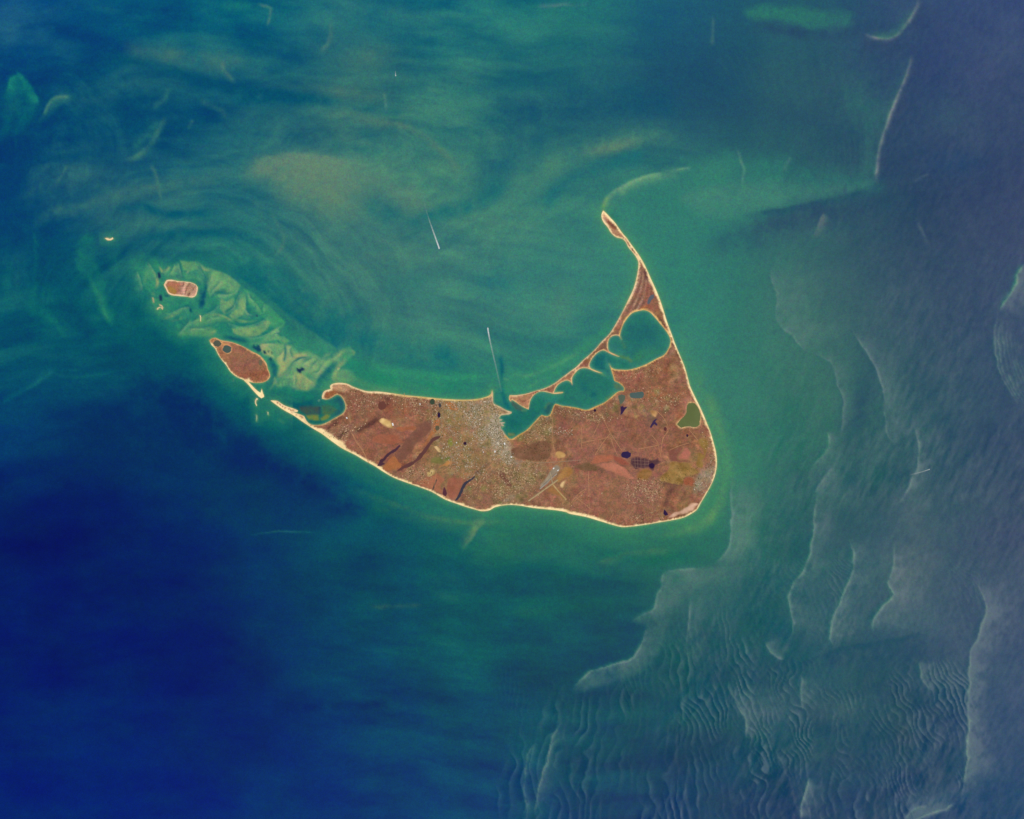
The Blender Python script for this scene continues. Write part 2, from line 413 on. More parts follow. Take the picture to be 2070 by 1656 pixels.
def sea_features(F):
    s, p, b = F.stroke, F.patch, F.blob
    DK = (0, 72, 108); LT = (72, 124, 112); PL = (96, 130, 110)
    # --- north-west quarter
    s([(20,62),(90,55),(160,70),(250,95),(330,108)], (0,62,114), 0.7, 16)
    s([(180,118),(300,125),(420,168),(560,192),(700,206)], (0,76,108), 0.75, 13)
    s([(440,205),(540,200),(640,198),(700,212)], (0,80,108), 0.6, 12)
    s([(320,112),(400,128),(470,148)], (0,75,112), 0.5, 8)
    s([(420,70),(500,80),(570,98)], (5,80,110), 0.5, 10)
    s([(110,215),(80,270),(40,330),(10,400),(-10,440)], (0,62,110), 0.75, 28)
    s([(180,265),(250,262),(330,235)], (5,80,112), 0.5, 14)
    s([(235,88),(290,102),(360,112),(440,135),(480,165)], (58,112,114), 0.5, 20, 15)
    s([(300,112),(420,120),(520,125)], (60,112,112), 0.4, 16)
    s([(400,200),(450,225),(460,245)], (55,108,112), 0.35, 6)
    p([(12,190),(22,158),(35,150),(52,164),(70,190),(74,215),(60,245),(34,262),(8,270)], (14,108,112), 0.45, 14)
    s([(14,190),(22,160),(36,150),(54,165),(70,192),(74,215)], (24,122,114), 0.6, 14, 4, 0.1)
    p([(78,246),(90,232),(98,205),(112,196),(150,194),(140,205),(118,212),(104,228)], (44,114,112), 0.4, 9)
    s([(84,240),(97,210),(112,197),(146,195)], (80,134,114), 0.5, 5, 3)
    s([(335,232),(325,258),(300,292),(280,312),(248,326)], (74,128,112), 0.5, 4, 8)
    s([(330,240),(300,275),(262,305)], (38,112,112), 0.5, 16, 10)
    s([(342,172),(330,200),(305,220)], (50,112,112), 0.5, 6)
    s([(140,330),(125,355),(108,378)], (60,118,112), 0.5, 3)
    s([(300,328),(314,350),(320,380),(326,412)], (70,118,112), 0.5, 4)
    s([(392,240),(380,262)], (70,118,112), 0.4, 4)
    s([(665,35),(668,60),(660,92),(640,102)], (82,124,116), 0.5, 2.5, 8)
    s([(515,8),(546,18),(538,58)], (70,122,118), 0.55, 3)
    s([(455,118),(452,145),(478,170)], (78,120,114), 0.5, 5)
    s([(440,12),(480,12),(515,10)], (20,112,116), 0.5, 9)
    s([(40,460),(110,430),(200,405),(300,380),(400,362),(500,342)], (56,112,112), 0.55, 18, 12)
    s([(150,470),(240,440),(330,418),(440,408)], (42,106,112), 0.4, 14)
    s([(225,424),(290,420),(350,434),(460,428)], (0,84,110), 0.65, 9)
    s([(240,520),(300,482),(380,470),(480,474),(560,500)], (0,84,108), 0.5, 10)
    s([(240,455),(330,452),(430,458),(520,452)], (48,112,112), 0.4, 7)
    s([(70,330),(150,315),(230,330)], (10,80,112), 0.4, 14)
    s([(60,700),(40,560),(80,430),(160,350)], (30,92,112), 0.25, 24)
    # plumes of stirred sand
    p([(498,352),(520,328),(560,314),(620,316),(690,322),(750,345),(810,372),(860,405),(880,440),(800,448),(720,436),(650,420),(585,402),(545,375)], (88,128,112), 0.55, 26, 10)
    p([(510,340),(545,320),(600,318),(650,330),(700,350),(730,380),(660,395),(600,388),(560,368)], (104,134,112), 0.4, 16, 8)
    s([(505,346),(535,324),(585,314),(650,318),(720,330)], (100,134,114), 0.5, 26, 5, 0.15)
    b(640, 400, 70, 36, (98,130,106), 0.4, 15)
    b(800, 330, 90, 30, (60,122,112), 0.4, 20)
    b(775, 428, 46, 26, (22,100,112), 0.75, 20)
    s([(800,462),(870,436),(960,415),(1000,385),(1040,350)], (22,104,112), 0.55, 18)
    s([(545,420),(560,450),(576,480),(566,510),(552,524)], (72,122,112), 0.45, 4)
    s([(510,400),(530,440),(560,470)], (60,118,112), 0.35, 8)
    b(745, 115, 62, 26, (76,122,110), 0.5, 0)
    b(715, 188, 70, 14, (84,124,108), 0.5, 4)
    b(740, 238, 60, 14, (82,124,108), 0.5, 8)
    s([(690,215),(760,222),(820,232)], (20,96,110), 0.5, 9)
    s([(700,262),(800,300),(680,300),(620,290)], (18,94,110), 0.3, 14)
    s([(720,242),(790,248),(850,272),(890,302),(925,340),(940,372)], (84,124,108), 0.5, 10, 6)
    s([(775,185),(780,205),(782,230)], (90,130,122), 0.45, 3)
    b(700, 60, 40, 40, (44,110,116), 0.5); b(750, 25, 45, 30, (8,88,118), 0.5); b(780, 55, 60, 25, (20,94,116), 0.35)
    s([(940,175),(1050,165),(1200,170),(1330,190)], (26,92,110), 0.45, 30)
    s([(960,240),(1080,225),(1200,215),(1330,210),(1420,225)], (20,80,108), 0.55, 36)
    s([(960,310),(1010,330),(1060,300),(1120,270)], (22,88,112), 0.4, 26)
    s([(1000,420),(1060,375),(1130,330),(1210,295),(1300,278),(1400,272)], (66,124,112), 0.6, 20, 26)
    b(1235, 298, 46, 12, (104,132,108), 0.6, -12)
    s([(940,470),(1030,420),(1100,370),(1180,325)], (62,124,112), 0.4, 24)
    s([(1090,440),(1120,390),(1170,355),(1240,332),(1330,300)], (26,106,114), 0.5, 16)
    s([(1075,14),(1130,12),(1180,11),(1195,2)], (82,122,126), 0.5, 3, 5)
    b(1320, 30, 60, 40, (20,80,118), 0.4); b(1180, 40, 80, 30, (44,118,114), 0.35)
    b(1135, 610, 22, 40, (78,126,108), 0.55, 10)
    b(1085, 560, 110, 60, (46,120,114), 0.35); b(900, 600, 120, 60, (50,120,112), 0.35)
    b(830, 575, 60, 25, (40,108,112), 0.4); b(1000, 580, 60, 30, (26,106,116), 0.4)
    # --- shoal plateau east of the northern point
    p([(1222,420),(1232,395),(1265,372),(1320,352),(1375,342),(1420,318),(1500,310),(1580,318),(1660,345),(1768,362),(1770,378),(1690,402),(1610,418),(1520,438),(1440,470),(1360,520),(1300,510),(1255,455)], (48,120,110), 0.6, 30, 14)
    p([(1380,395),(1480,370),(1580,372),(1680,380),(1755,372),(1690,398),(1600,414),(1510,432),(1430,440)], (70,130,116), 0.5, 15, 10)
    s([(1500,440),(1600,420),(1690,403),(1768,380)], (28,72,100), 0.55, 12, 4)
    s([(1395,520),(1500,470),(1620,440),(1760,410),(1860,392)], (44,78,100), 0.45, 24, 12)
    s([(1221,424),(1228,400),(1250,382),(1290,362),(1335,348),(1378,342)], (90,144,118), 0.8, 15, 4, 0.12, warp=2)
    s([(1222,420),(1229,399),(1251,381),(1290,362),(1336,348),(1400,338)], (112,158,126), 0.7, 4, 1.8, 0.05, 1.5, 2)
    s([(1219,428),(1223,408),(1232,396)], (118,150,96), 0.6, 4, 4, warp=1)
    s([(1490,295),(1498,320),(1505,350),(1498,375)], (84,134,122), 0.6, 3, 3)
    s([(1600,315),(1590,335),(1585,350)], (80,128,120), 0.4, 4)
    b(1440, 345, 50, 22, (58,130,112), 0.4); b(1240, 440, 18, 10, (10,96,108), 0.6, 20)
    p([(1506,22),(1530,14),(1570,12),(1610,12),(1650,20),(1700,22),(1722,30),(1716,48),(1690,55),(1650,57),(1610,48),(1570,42),(1530,40)], (46,122,106), 0.62, 11, 9)
    s([(1500,46),(1580,60),(1660,72),(1760,58),(1830,42)], (34,66,100), 0.45, 14)
    s([(1440,30),(1442,55),(1436,95)], (70,112,116), 0.45, 4)
    for k in range(7):
        x = 1450 + k * 17; s([(x,100),(x+22,150),(x+42,205)], (60,104,108), 0.14, 2.5)
    for k in range(14):
        x = 1530 + 13 * k + 4 * math.sin(k * 2.3); s([(x,90 + 8 * (k % 3)),(x+10,150),(x+26,230 + 20 * (k % 4))], (56,104,106), 0.11, 3, 6)
    for k in range(9):
        x = 1660 + 11 * k; s([(x,300 - 6 * k),(x+4,330),(x-3,372 - 2 * k)], (60,108,108), 0.14, 2.4)
    b(1740, 215, 40, 60, (50,110,106), 0.5, -20); b(1755, 300, 16, 60, (52,114,108), 0.45, 8); b(1560, 175, 70, 60, (44,92,106), 0.4)
    b(1470, 180, 60, 60, (26,76,106), 0.4); b(1560, 230, 130, 26, (36,76,104), 0.4, 6)
    # long tide rip in the north-east
    rip1 = [(1860,-10),(1845,26),(1825,55),(1803,76),(1770,76),(1742,68)]
    rip2 = [(1842,104),(1833,150),(1815,192),(1798,232),(1786,268),(1776,305),(1771,340),(1769,366),(1778,376)]
    for r in (rip1, rip2):
        s(r, (44,66,100), 0.55, 2, 40, 0.1, 1.4, 2)
        s(r, (122,132,138), 0.75, 2.2, 5, 0.12, 1.6, 2, 0.35)
        s(r, (56,112,106), 0.4, 16, 1, 0.15, 1.6, 3)
    s([(1770,76),(1805,74),(1835,44)], (60,122,106), 0.5, 4, 8)
    b(1910, 230, 50, 40, (62,92,112), 0.5); b(1980, 150, 60, 60, (68,82,120), 0.4); b(1925, 330, 60, 28, (36,70,108), 0.5); b(1890, 120, 40, 80, (48,68,112), 0.5, 10)
    s([(1500,530),(1560,470),(1640,430),(1700,430),(1800,400)], (42,72,102), 0.4, 28)
    b(1480, 480, 60, 30, (36,100,108), 0.4)
    s([(1668,428),(1660,445),(1650,470),(1646,482)], (98,118,118), 0.5, 2, 12, gain=0.25)
    s([(1852,445),(1868,478),(1880,500)], (88,106,122), 0.35, 4)
    s([(1846,370),(1880,352)], (80,100,120), 0.4, 3)
    # --- west shoals
    p([(168,474),(158,510),(160,545),(185,580),(198,615),(214,640),(228,662),(232,640),(215,600),(205,560),(192,520),(190,480)], (26,120,104), 0.6, 9, 8)
    p([(205,480),(235,470),(245,520),(235,560),(225,520)], (30,118,104), 0.35, 14)
    s([(178,560),(200,600),(222,655)], (52,132,104), 0.45, 5)
    p([(72,470),(78,530),(60,600),(50,630),(85,645),(112,660),(128,682),(118,655),(98,628),(76,610),(74,560)], (18,110,106), 0.6, 8, 8)
    s([(100,480),(120,560),(150,620)], (0,74,104), 0.5, 20)
    s([(110,590),(150,640),(190,700)], (0,64,100), 0.5, 22)
    s([(20,520),(14,580),(22,640)], (18,104,108), 0.5, 8)
    s([(-10,826),(40,796),(75,772),(105,750),(122,742)], (22,108,112), 0.7, 5, 9)
    s([(105,752),(150,764),(200,758),(240,752)], (14,100,108), 0.5, 5)
    s([(120,748),(165,747)], (20,106,110), 0.4, 3)
    p([(-40,800),(60,800),(90,790),(40,830),(0,840)], (0,74,108), 0.35, 20)
    p([(-30,940),(30,915),(60,880),(70,840),(20,850),(-30,880)], (0,60,112), 0.6, 18)
    s([(250,600),(262,660),(290,700),(330,730),(390,770),(440,800),(500,850)], (10,92,100), 0.5, 26)
    b(330, 760, 120, 50, (0,70,98), 0.4, 15)
    p([(170,840),(300,775),(390,770),(440,825),(510,885),(590,925),(670,975),(740,1030),(580,1070),(320,1020),(150,930)], (0,44,96), 0.8, 34, 16)
    p([(330,800),(400,800),(460,860),(540,920),(500,960),(380,900)], (0,40,96), 0.5, 20, 12)
    # --- the flats between the small islands
    flats = [(262,535),(300,525),(340,540),(400,525),(440,540),(480,570),(520,600),(560,640),(580,665),(640,690),(690,710),(715,700),(705,745),(715,770),(660,790),(600,800),(540,800),(470,770),(420,700),(370,690),(330,660),(295,620),(280,570)]
    p(flats, (42,128,102), 0.75, 22, 12)
    s([(430,520),(500,565),(570,620),(650,680),(720,720)], (2,92,108), 0.55, 4, 26)
    s([(470,520),(560,560),(660,620),(760,650)], (8,96,108), 0.4, 26)
    FL, FY, CH, WD = (98,152,106), (132,154,106), (8,88,98), (20,58,82)
    q = lambda pts, c, a=0.7, w=5, wr=None, **k: s(R7(pts), c, min(a * 1.1, 1), w * 0.85, (wr if wr else w) * 0.85, **dict(dict(warp=2.5, p=2.6, taper=0.3), **k))
    qp = lambda pts, c, a=0.7, soft=3, **k: p(R7(pts), c, min(1, a), soft * 0.8, 2, **k)
    # north flat
    qp([(590,135),(680,150),(760,140),(800,220),(850,320),(820,400),(760,330),(640,330),(610,230)], (66,142,104), 0.7)
    qp([(600,140),(690,155),(750,150),(780,230),(700,250),(630,230)], (104,150,104), 0.55)
    qp([(770,145),(850,200),(960,240),(1060,270),(1180,350),(1220,400),(1180,480),(1080,470),(960,460),(900,520),(870,430),(860,320),(810,230)], FL, 0.75)
    q([(790,180),(840,230),(920,260)], (160,160,112), 0.6, 3)
    q([(930,270),(910,340),(880,420)], (124,156,108), 0.5, 5); q([(1040,330),(1000,390),(920,440)], (118,154,108), 0.5, 5); q([(1130,370),(1110,430),(1050,470)], (112,152,108), 0.4, 5)
    q([(690,235),(670,265),(660,285)], (178,166,116), 0.55, 2)
    qp([(240,220),(330,180),(420,200),(530,170),(560,220),(520,290),(440,260),(400,330),(350,240),(300,330),(330,420),(290,480),(220,440),(190,330)], (48,132,102), 0.6, 6)
    q([(350,190),(380,230),(400,260),(460,230),(510,190)], (132,152,104), 0.6, 3); q([(320,260),(345,320),(350,390),(325,450)], (128,146,104), 0.55, 4)
    q([(250,240),(220,330),(205,420)], (70,138,104), 0.5, 4); q([(150,250),(180,330),(200,400)], (40,122,104), 0.5, 5); q([(280,500),(330,490)], (120,140,104), 0.4, 4)
    q([(365,260),(372,300),(378,345)], WD, 0.9, 3.6, taper=0.3); q([(385,490),(388,530),(384,575)], (14,52,84), 0.95, 3.8, taper=0.3); q([(420,500),(455,505),(450,490)], (20,72,90), 0.5, 4)
    q([(570,170),(585,240),(600,300),(650,340)], CH, 0.7, 4.5); q([(540,290),(580,310),(620,340)], (16,88,98), 0.6, 5)
    q([(780,160),(815,250),(850,330),(865,400),(850,470),(830,540)], CH, 0.8, 5, 3); q([(790,420),(830,500),(820,580),(800,660)], (10,82,100), 0.75, 7)
    q([(900,540),(940,480),(1040,450),(1120,440)], CH, 0.55, 5)
    # middle swirls
    qp([(1260,430),(1330,460),(1430,530),(1480,580),(1560,640),(1600,690),(1690,780),(1670,830),(1560,840),(1500,760),(1440,720),(1380,640),(1300,560),(1240,500)], (58,142,102), 0.75)
    qp([(1020,540),(1080,560),(1150,520),(1170,600),(1120,660),(1050,700),(1000,640)], (108,150,104), 0.6)
    qp([(1190,560),(1250,530),(1280,620),(1250,700),(1180,740),(1090,720),(1130,660),(1200,640)], (112,152,102), 0.65)
    q([(1080,690),(1160,620),(1200,530),(1220,420)], CH, 0.7, 4); q([(1040,690),(1080,660),(1180,600)], (18,100,98), 0.6, 4)
    q([(1240,430),(1280,520),(1300,620),(1330,680),(1400,710)], (20,110,98), 0.55, 5); q([(1380,705),(1410,715)], WD, 0.7, 3)
    qp([(1110,700),(1180,740),(1300,770),(1400,760),(1340,790),(1210,790),(1130,760)], (112,152,100), 0.6)
    qp([(960,700),(1100,730),(1180,790),(1120,800),(1000,780),(880,800),(760,830),(720,790),(820,730),(900,690)], (78,142,98), 0.6)
    q([(880,720),(980,700),(1080,740),(1160,780)], (130,150,100), 0.45, 3); q([(820,790),(900,760),(1000,770)], (34,112,94), 0.6, 3); q([(850,840),(960,790),(1080,780)], (30,112,96), 0.6, 3)
    q([(780,700),(900,740),(820,800)], (36,116,92), 0.4, 4)
    q([(1000,880),(1040,820),(1160,800),(1300,830),(1400,790),(1480,730),(1540,690)], (26,114,96), 0.65, 5)
    qp([(1140,850),(1240,850),(1360,840),(1450,800),(1510,760),(1540,790),(1500,860),(1420,920),(1330,950),(1220,930),(1150,900)], (120,156,102), 0.75)
    q([(1250,950),(1380,960),(1480,920),(1560,850),(1620,800)], (24,120,100), 0.75, 5); q([(1000,945),(1110,950),(1240,975),(1330,1010)], (10,82,98), 0.8, 5)
    qp([(1330,1010),(1420,980),(1500,930),(1560,880),(1600,850),(1640,880),(1600,930),(1680,940),(1740,980),(1700,1010),(1600,970),(1500,990),(1420,1010)], (84,146,104), 0.65)
    q([(690,770),(780,730),(860,700),(940,640),(980,560)], (22,104,98), 0.6, 6); q([(470,720),(560,660),(680,630),(780,620)], (18,100,98), 0.55, 6); q([(690,660),(720,650)], (8,76,92), 0.7, 5)
    q([(560,900),(640,800),(720,720)], (40,108,98), 0.5, 5)
    qp([(320,690),(400,740),(480,750),(600,690),(560,660),(420,650),(330,640)], (54,132,98), 0.6, 6)
    q([(370,760),(460,740),(560,690),(640,660)], (110,146,98), 0.5, 3); q([(470,770),(560,760),(640,720)], (96,140,98), 0.4, 3)
    qp([(680,850),(800,820),(900,830),(960,860),(940,930),(880,930),(800,940),(720,920)], (84,138,96), 0.55, 6)
    q([(820,930),(850,870),(930,830)], (46,118,94), 0.5, 3); q([(750,950),(700,900),(620,900),(540,930)], (64,132,98), 0.5, 5); q([(900,900),(940,880),(980,870)], (120,150,100), 0.5, 3)
    # eastern flat by the pointed island
    r = lambda pts, c, a=0.7, w=4, wr=None, **k: s(R1(pts), c, min(a * 1.1, 1), w * 0.9, (wr if wr else w) * 0.9, **dict(dict(warp=2.5, p=2.6, taper=0.25), **k))
    rp = lambda pts, c, a=0.75, soft=3.5, **k: p(R1(pts), c, a, soft, 2, **k)
    rp([(645,190),(680,165),(760,185),(900,190),(990,230),(1060,270),(1150,255),(1240,300),(1280,340),(1400,330),(1500,250),(1600,220),(1635,270),(1600,330),(1480,400),(1380,470),(1290,560),(1230,640),(1150,680),(1050,670),(960,630),(830,640),(800,590),(830,500),(850,420),(800,360),(760,320),(690,300),(640,240)], FL, 0.8, 5)
    rp([(650,200),(690,170),(740,190),(760,240),(790,320),(760,320),(700,290),(655,240)], (150,160,110), 0.6)
    rp([(820,330),(900,260),(960,330),(1040,290),(1140,290),(1150,340),(1060,360),(980,400),(930,470),(880,520),(840,530),(850,420)], (148,158,108), 0.65)
    rp([(1010,480),(1080,490),(1150,540),(1240,570),(1230,620),(1140,670),(1050,660),(1010,630)], (150,156,102), 0.65)
    rp([(1100,380),(1200,380),(1270,430),(1200,480),(1120,470)], (106,150,106), 0.5)
    r([(905,180),(930,250),(915,330),(890,380)], CH, 0.75, 4); r([(880,520),(940,470),(990,400),(1060,350),(1150,340),(1160,290)], (26,104,98), 0.8, 4.5)
    r([(820,560),(860,520),(930,480)], (60,124,98), 0.5, 4)
    for k in range(6):
        r([(870 + 35 * k, 540), (845 + 36 * k, 590), (850 + 36 * k, 625)], (54,118,92), 0.6, 1.8)
    r([(1180,420),(1210,390),(1290,350)], (40,112,98), 0.6, 3); r([(1100,510),(1180,510),(1260,480),(1330,420)], (70,132,100), 0.6, 4)
    r([(1310,360),(1340,310),(1400,280)], (140,160,112), 0.5, 4); r([(1280,400),(1350,370)], (130,156,110), 0.5, 4)
    r([(690,240),(705,275),(720,262)], WD, 0.95, 3, taper=0.3); r([(730,262),(748,268)], WD, 0.8, 1.8); r([(770,260),(775,300)], (40,90,84), 0.7, 1.8)
    r([(1015,440),(1050,445),(1070,470),(1050,455),(1105,445),(1060,430)], (18,56,82), 0.95, 3.2, taper=0.2); r([(1130,515),(1170,520),(1190,530)], (50,110,96), 0.6, 3)
    r([(560,190),(600,210),(640,240),(600,200)], (14,72,90), 0.85, 5); r([(640,190),(620,225)], (14,72,90), 0.7, 4)
    r([(720,330),(770,390),(800,450),(800,520),(770,600),(740,650)], (16,92,100), 0.75, 6); r([(740,330),(770,370)], (12,70,90), 0.7, 4)
    r([(820,510),(800,600),(760,660),(740,680)], (96,140,100), 0.6, 2.5)
    r([(1500,340),(1420,410),(1340,480),(1280,560),(1240,640),(1220,700)], (16,100,100), 0.85, 7); r([(1580,220),(1520,300),(1460,370)], (40,124,100), 0.5, 8)
    r([(1590,340),(1500,400),(1450,470),(1420,530),(1400,580)], (128,156,108), 0.6, 6, 4); rp([(1430,490),(1520,440),(1620,460),(1660,540),(1620,580),(1540,580),(1440,580),(1410,560)], (112,152,106), 0.6)
    r([(1465,450),(1480,440),(1490,425)], (196,184,130), 0.6, 1.6)
    r([(1600,240),(1635,270),(1620,310)], (140,158,108), 0.6, 2.5); r([(1400,330),(1470,290),(1560,230)], (124,154,108), 0.5, 5)
    r([(820,680),(950,670),(1080,720),(1200,740),(1260,740)], (20,116,100), 0.75, 10); r([(820,760),(920,800),(1040,830),(1160,810),(1250,790)], (0,80,98), 0.8, 7)
    r([(1255,790),(1275,770)], (150,170,130), 0.6, 1.8)
    r([(380,540),(365,580)], (110,150,110), 0.6, 2)
    r([(590,870),(640,800),(690,750)], (10,98,100), 0.5, 6); r([(600,880),(620,940)], (50,118,98), 0.5, 4); r([(830,960),(880,1000),(920,1020)], (96,130,90), 0.5, 4)
    rp([(560,760),(700,760),(880,900),(960,1000),(900,1080),(760,1060),(620,1000),(560,900)], (22,110,100), 0.6, 14)
    rp([(20,200),(150,330),(260,460),(400,560),(520,700),(440,760),(260,620),(120,480),(20,340)], (28,112,100), 0.55, 12)
    def fold(pts, light=(104,158,112), dark=(12,98,100), a=0.6, w=9, flip=False):  # fold shading painted in the colour: pale side, dark side, thin highlight
        if flip: pts = pts[::-1]
        s(pts, light, a, w, 1.4, 0.25, 1.3, 2); s(pts, dark, a * 0.95, 0.8, 3.6, 0.25, 1.6, 2); s(pts, (138,172,122), a * 0.6, 2.2, 0.8, 0.3, 1.6, 2)
    for f7 in [[(575,140),(590,220),(605,290),(640,335)], [(765,145),(790,200),(830,280),(860,340),(865,420)], [(930,260),(915,340),(890,400),(875,470)], [(1040,330),(1000,380),(930,450),(900,520)],
               [(1210,400),(1170,470),(1090,490),(1000,490),(940,500)], [(1240,430),(1210,500),(1180,560),(1150,620),(1090,670),(1050,700)], [(1300,440),(1330,540),(1400,600),(1450,680)], [(1270,470),(1280,560),(1270,640),(1300,690),(1380,720)],
               [(1480,570),(1460,640),(1470,690)], [(1540,680),(1480,760),(1400,800),(1300,830),(1200,830),(1100,800),(1020,810)], [(1690,790),(1620,830),(1540,890),(1450,930),(1350,950),(1240,940)], [(1640,880),(1590,900),(1640,930)],
               [(830,790),(920,740),(1030,730)], [(680,800),(760,760),(860,700),(950,660),(1000,580)], [(420,700),(500,690),(600,640),(720,620)], [(560,910),(620,850),(680,790),(700,740)], [(640,870),(740,850),(850,850),(930,820)],
               [(250,150),(290,220),(330,280),(340,360)], [(470,190),(440,250),(400,270)], [(540,170),(510,240),(470,290)], [(140,240),(170,320),(190,400),(200,480)]]:
        fold(R7(f7), a=0.5, flip=f7[-1][0] < f7[0][0])
    for f1 in [[(640,210),(660,180),(740,180),(830,190)], [(910,180),(935,250),(920,330),(900,380)], [(990,200),(960,250),(970,300),(1000,350)], [(820,340),(860,300),(900,260)], [(840,520),(900,500),(960,440),(1010,380),(1080,345),(1150,330),(1160,280)],
               [(1200,290),(1190,340),(1120,380),(1080,400)], [(1280,330),(1240,380),(1200,420),(1180,470)], [(1400,330),(1330,380),(1290,430),(1260,480),(1180,500)], [(1010,470),(1020,540),(1010,620),(1060,670)], [(1130,540),(1200,570),(1230,600),(1210,650)], [(1500,260),(1440,320),(1380,360)], [(800,520),(830,580),(820,620)]]:
        fold(R1(f1), (134,162,114), (20,106,100), 0.5, 8, flip=f1[-1][0] < f1[0][0])
    # harbour by the western spit
    rp([(1060,840),(1180,830),(1270,840),(1270,920),(1130,920),(1060,880)], (66,74,70), 0.75); rp([(1130,930),(1260,925),(1270,985),(1160,975)], (120,128,58), 0.85, 2.5)
    rp([(1280,960),(1340,920),(1385,930),(1360,965),(1290,990)], (112,126,62), 0.75, 2.5); rp([(1290,830),(1400,830),(1470,880),(1400,920),(1300,920)], (76,100,68), 0.6)
    r([(1140,985),(1220,1010),(1320,1000)], (18,92,92), 0.7, 4); r([(1275,830),(1272,930)], (40,62,84), 0.6, 3); r([(1400,760),(1490,770),(1510,840),(1460,920),(1400,960)], (26,80,98), 0.7, 7)
    r([(880,850),(960,880),(1040,940)], (40,90,90), 0.5, 3)
    # --- north shore and harbour mouth
    s([(700,690),(720,740),(770,768),(860,778),(960,782)], (32,126,102), 0.85, 18)
    s([(735,728),(800,752),(880,760),(960,762),(1000,760)], (48,140,106), 0.75, 10)
    s([(700,760),(760,785),(820,790)], (70,138,100), 0.5, 6); s([(790,770),(830,778),(880,790)], (66,140,106), 0.35, 5); s([(850,768),(910,780)], (64,140,108), 0.3, 4)
    s([(690,650),(760,690),(850,720),(960,725)], (12,102,112), 0.45, 26); s([(640,640),(720,680),(780,700)], (8,96,110), 0.4, 20)
    s([(1012,715),(1014,745),(1016,785),(1022,815),(1030,832),(1022,845)], (12,96,108), 0.85, 4.5, 4.5, 0.08, warp=1)
    p([(1014,760),(1090,735),(1180,690),(1230,650),(1235,665),(1190,710),(1130,760),(1070,790),(1020,795)], (52,134,104), 0.55, 9)
    s([(1020,762),(1080,755),(1130,735),(1180,705)], (88,152,110), 0.4, 4); s([(1016,764),(1028,770)], (110,160,110), 0.5, 2.5); s([(1060,790),(1080,775),(1110,760)], (80,150,108), 0.4, 3)
    s([(992,700),(996,760),(996,785)], (44,126,106), 0.4, 6)
    # inner harbour
    h = lambda pts, c, a=0.6, w=4, wr=None, **k: s(R5(pts), c, a, w, wr, **dict(dict(warp=2), **k))
    hp = lambda pts, c, a=0.7, soft=4, **k: p(R5(pts), c, a, soft, 2, **k)
    hp([(1350,300),(1450,190),(1560,165),(1650,230),(1790,380),(1815,450),(1780,560),(1650,640),(1500,690),(1440,690),(1380,620),(1330,560),(1220,520),(1220,460),(1310,460)], (36,110,104), 0.8, 8)
    hp([(1400,330),(1560,280),(1700,380),(1640,480),(1480,480),(1380,420)], (30,98,104), 0.5, 10)
    hp([(1500,580),(1620,560),(1740,560),(1620,640),(1500,690),(1440,680)], (56,128,90), 0.5, 9)
    h([(1240,600),(1330,630),(1400,650),(1440,700)], (74,122,82), 0.7, 3); h([(1310,450),(1350,500),(1370,560)], (62,118,94), 0.5, 4); h([(1380,620),(1420,660),(1440,690)], (92,132,84), 0.5, 3)
    hp([(1020,700),(1060,620),(1130,590),(1230,630),(1260,690),(1200,700),(1170,650),(1160,740),(1200,790),(1150,780),(1060,760)], (20,96,102), 0.75, 5)
    hp([(1200,640),(1280,650),(1400,690),(1420,740),(1340,755),(1260,745),(1220,700)], (26,110,96), 0.65, 4)
    hp([(850,840),(920,770),(1010,780),(1150,830),(1220,880),(1240,960),(1200,1040),(1060,1120),(940,1150),(760,1120),(660,1100),(720,1030),(640,1010),(660,950),(760,900),(830,930)], (32,108,98), 0.8, 6)
    h([(1000,1060),(1060,1000)], (14,86,104), 0.6, 7); h([(880,900),(950,960),(900,1020)], (24,98,106), 0.4, 8); h([(1000,760),(1100,800),(1180,840)], (96,140,98), 0.55, 2.5)
    h([(830,850),(850,800),(900,775)], (54,132,96), 0.5, 4); h([(1150,1080),(1220,1030),(1270,985)], (90,128,70), 0.6, 3)
    hp([(1250,900),(1300,910),(1340,940),(1340,975),(1280,980),(1250,950)], (84,110,84), 0.7, 3)
    hp([(80,1270),(200,1220),(330,1160),(420,1060),(520,1090),(480,1200),(380,1320),(240,1430),(120,1450),(110,1360)], (26,104,98), 0.8, 6)
    h([(130,1290),(220,1330),(180,1400)], (14,92,96), 0.5, 10); h([(400,1060),(460,1120),(420,1200)], (34,118,98), 0.5, 8)
    hp([(165,1085),(215,1105),(310,1170),(290,1190),(220,1185),(180,1140)], (62,88,84), 0.85, 2.5)
    hp([(520,1180),(560,1110),(615,1120),(590,1190),(560,1235),(520,1210)], (34,86,92), 0.75, 3); h([(520,1180),(540,1130),(590,1105)], (70,116,90), 0.6, 2)
    h([(270,1190),(340,1185)], (110,140,88), 0.5, 2); h([(130,1435),(170,1440),(220,1440)], (150,130,62), 0.8, 3.5)
    h([(640,1000),(720,1000)], (120,150,104), 0.6, 2)
    # --- east and south water
    s([(1400,720),(1440,830),(1470,930),(1462,1010),(1420,1060),(1330,1085)], (86,140,96), 0.45, 14)
    s([(1468,900),(1470,960),(1440,1040),(1380,1075),(1290,1085)], (100,144,94), 0.22, 8)
    b(1520, 760, 60, 120, (52,118,106), 0.4); b(1500, 930, 60, 80, (58,128,106), 0.45); b(1590, 880, 40, 60, (40,108,100), 0.4)
    s([(640,900),(760,975),(880,1030),(980,1055)], (30,108,96), 0.5, 14)
    s([(690,985),(760,1005),(830,1030),(900,1052),(980,1058),(1060,1052)], (76,122,90), 0.4, 8, 6)
    s([(720,955),(800,985),(880,1018),(960,1040)], (10,88,92), 0.55, 6)
    s([(700,1000),(780,1030),(880,1060),(960,1072)], (36,104,92), 0.4, 10)
    s([(985,1045),(965,1070),(950,1095),(934,1118)], (96,132,98), 0.65, 12, 3)
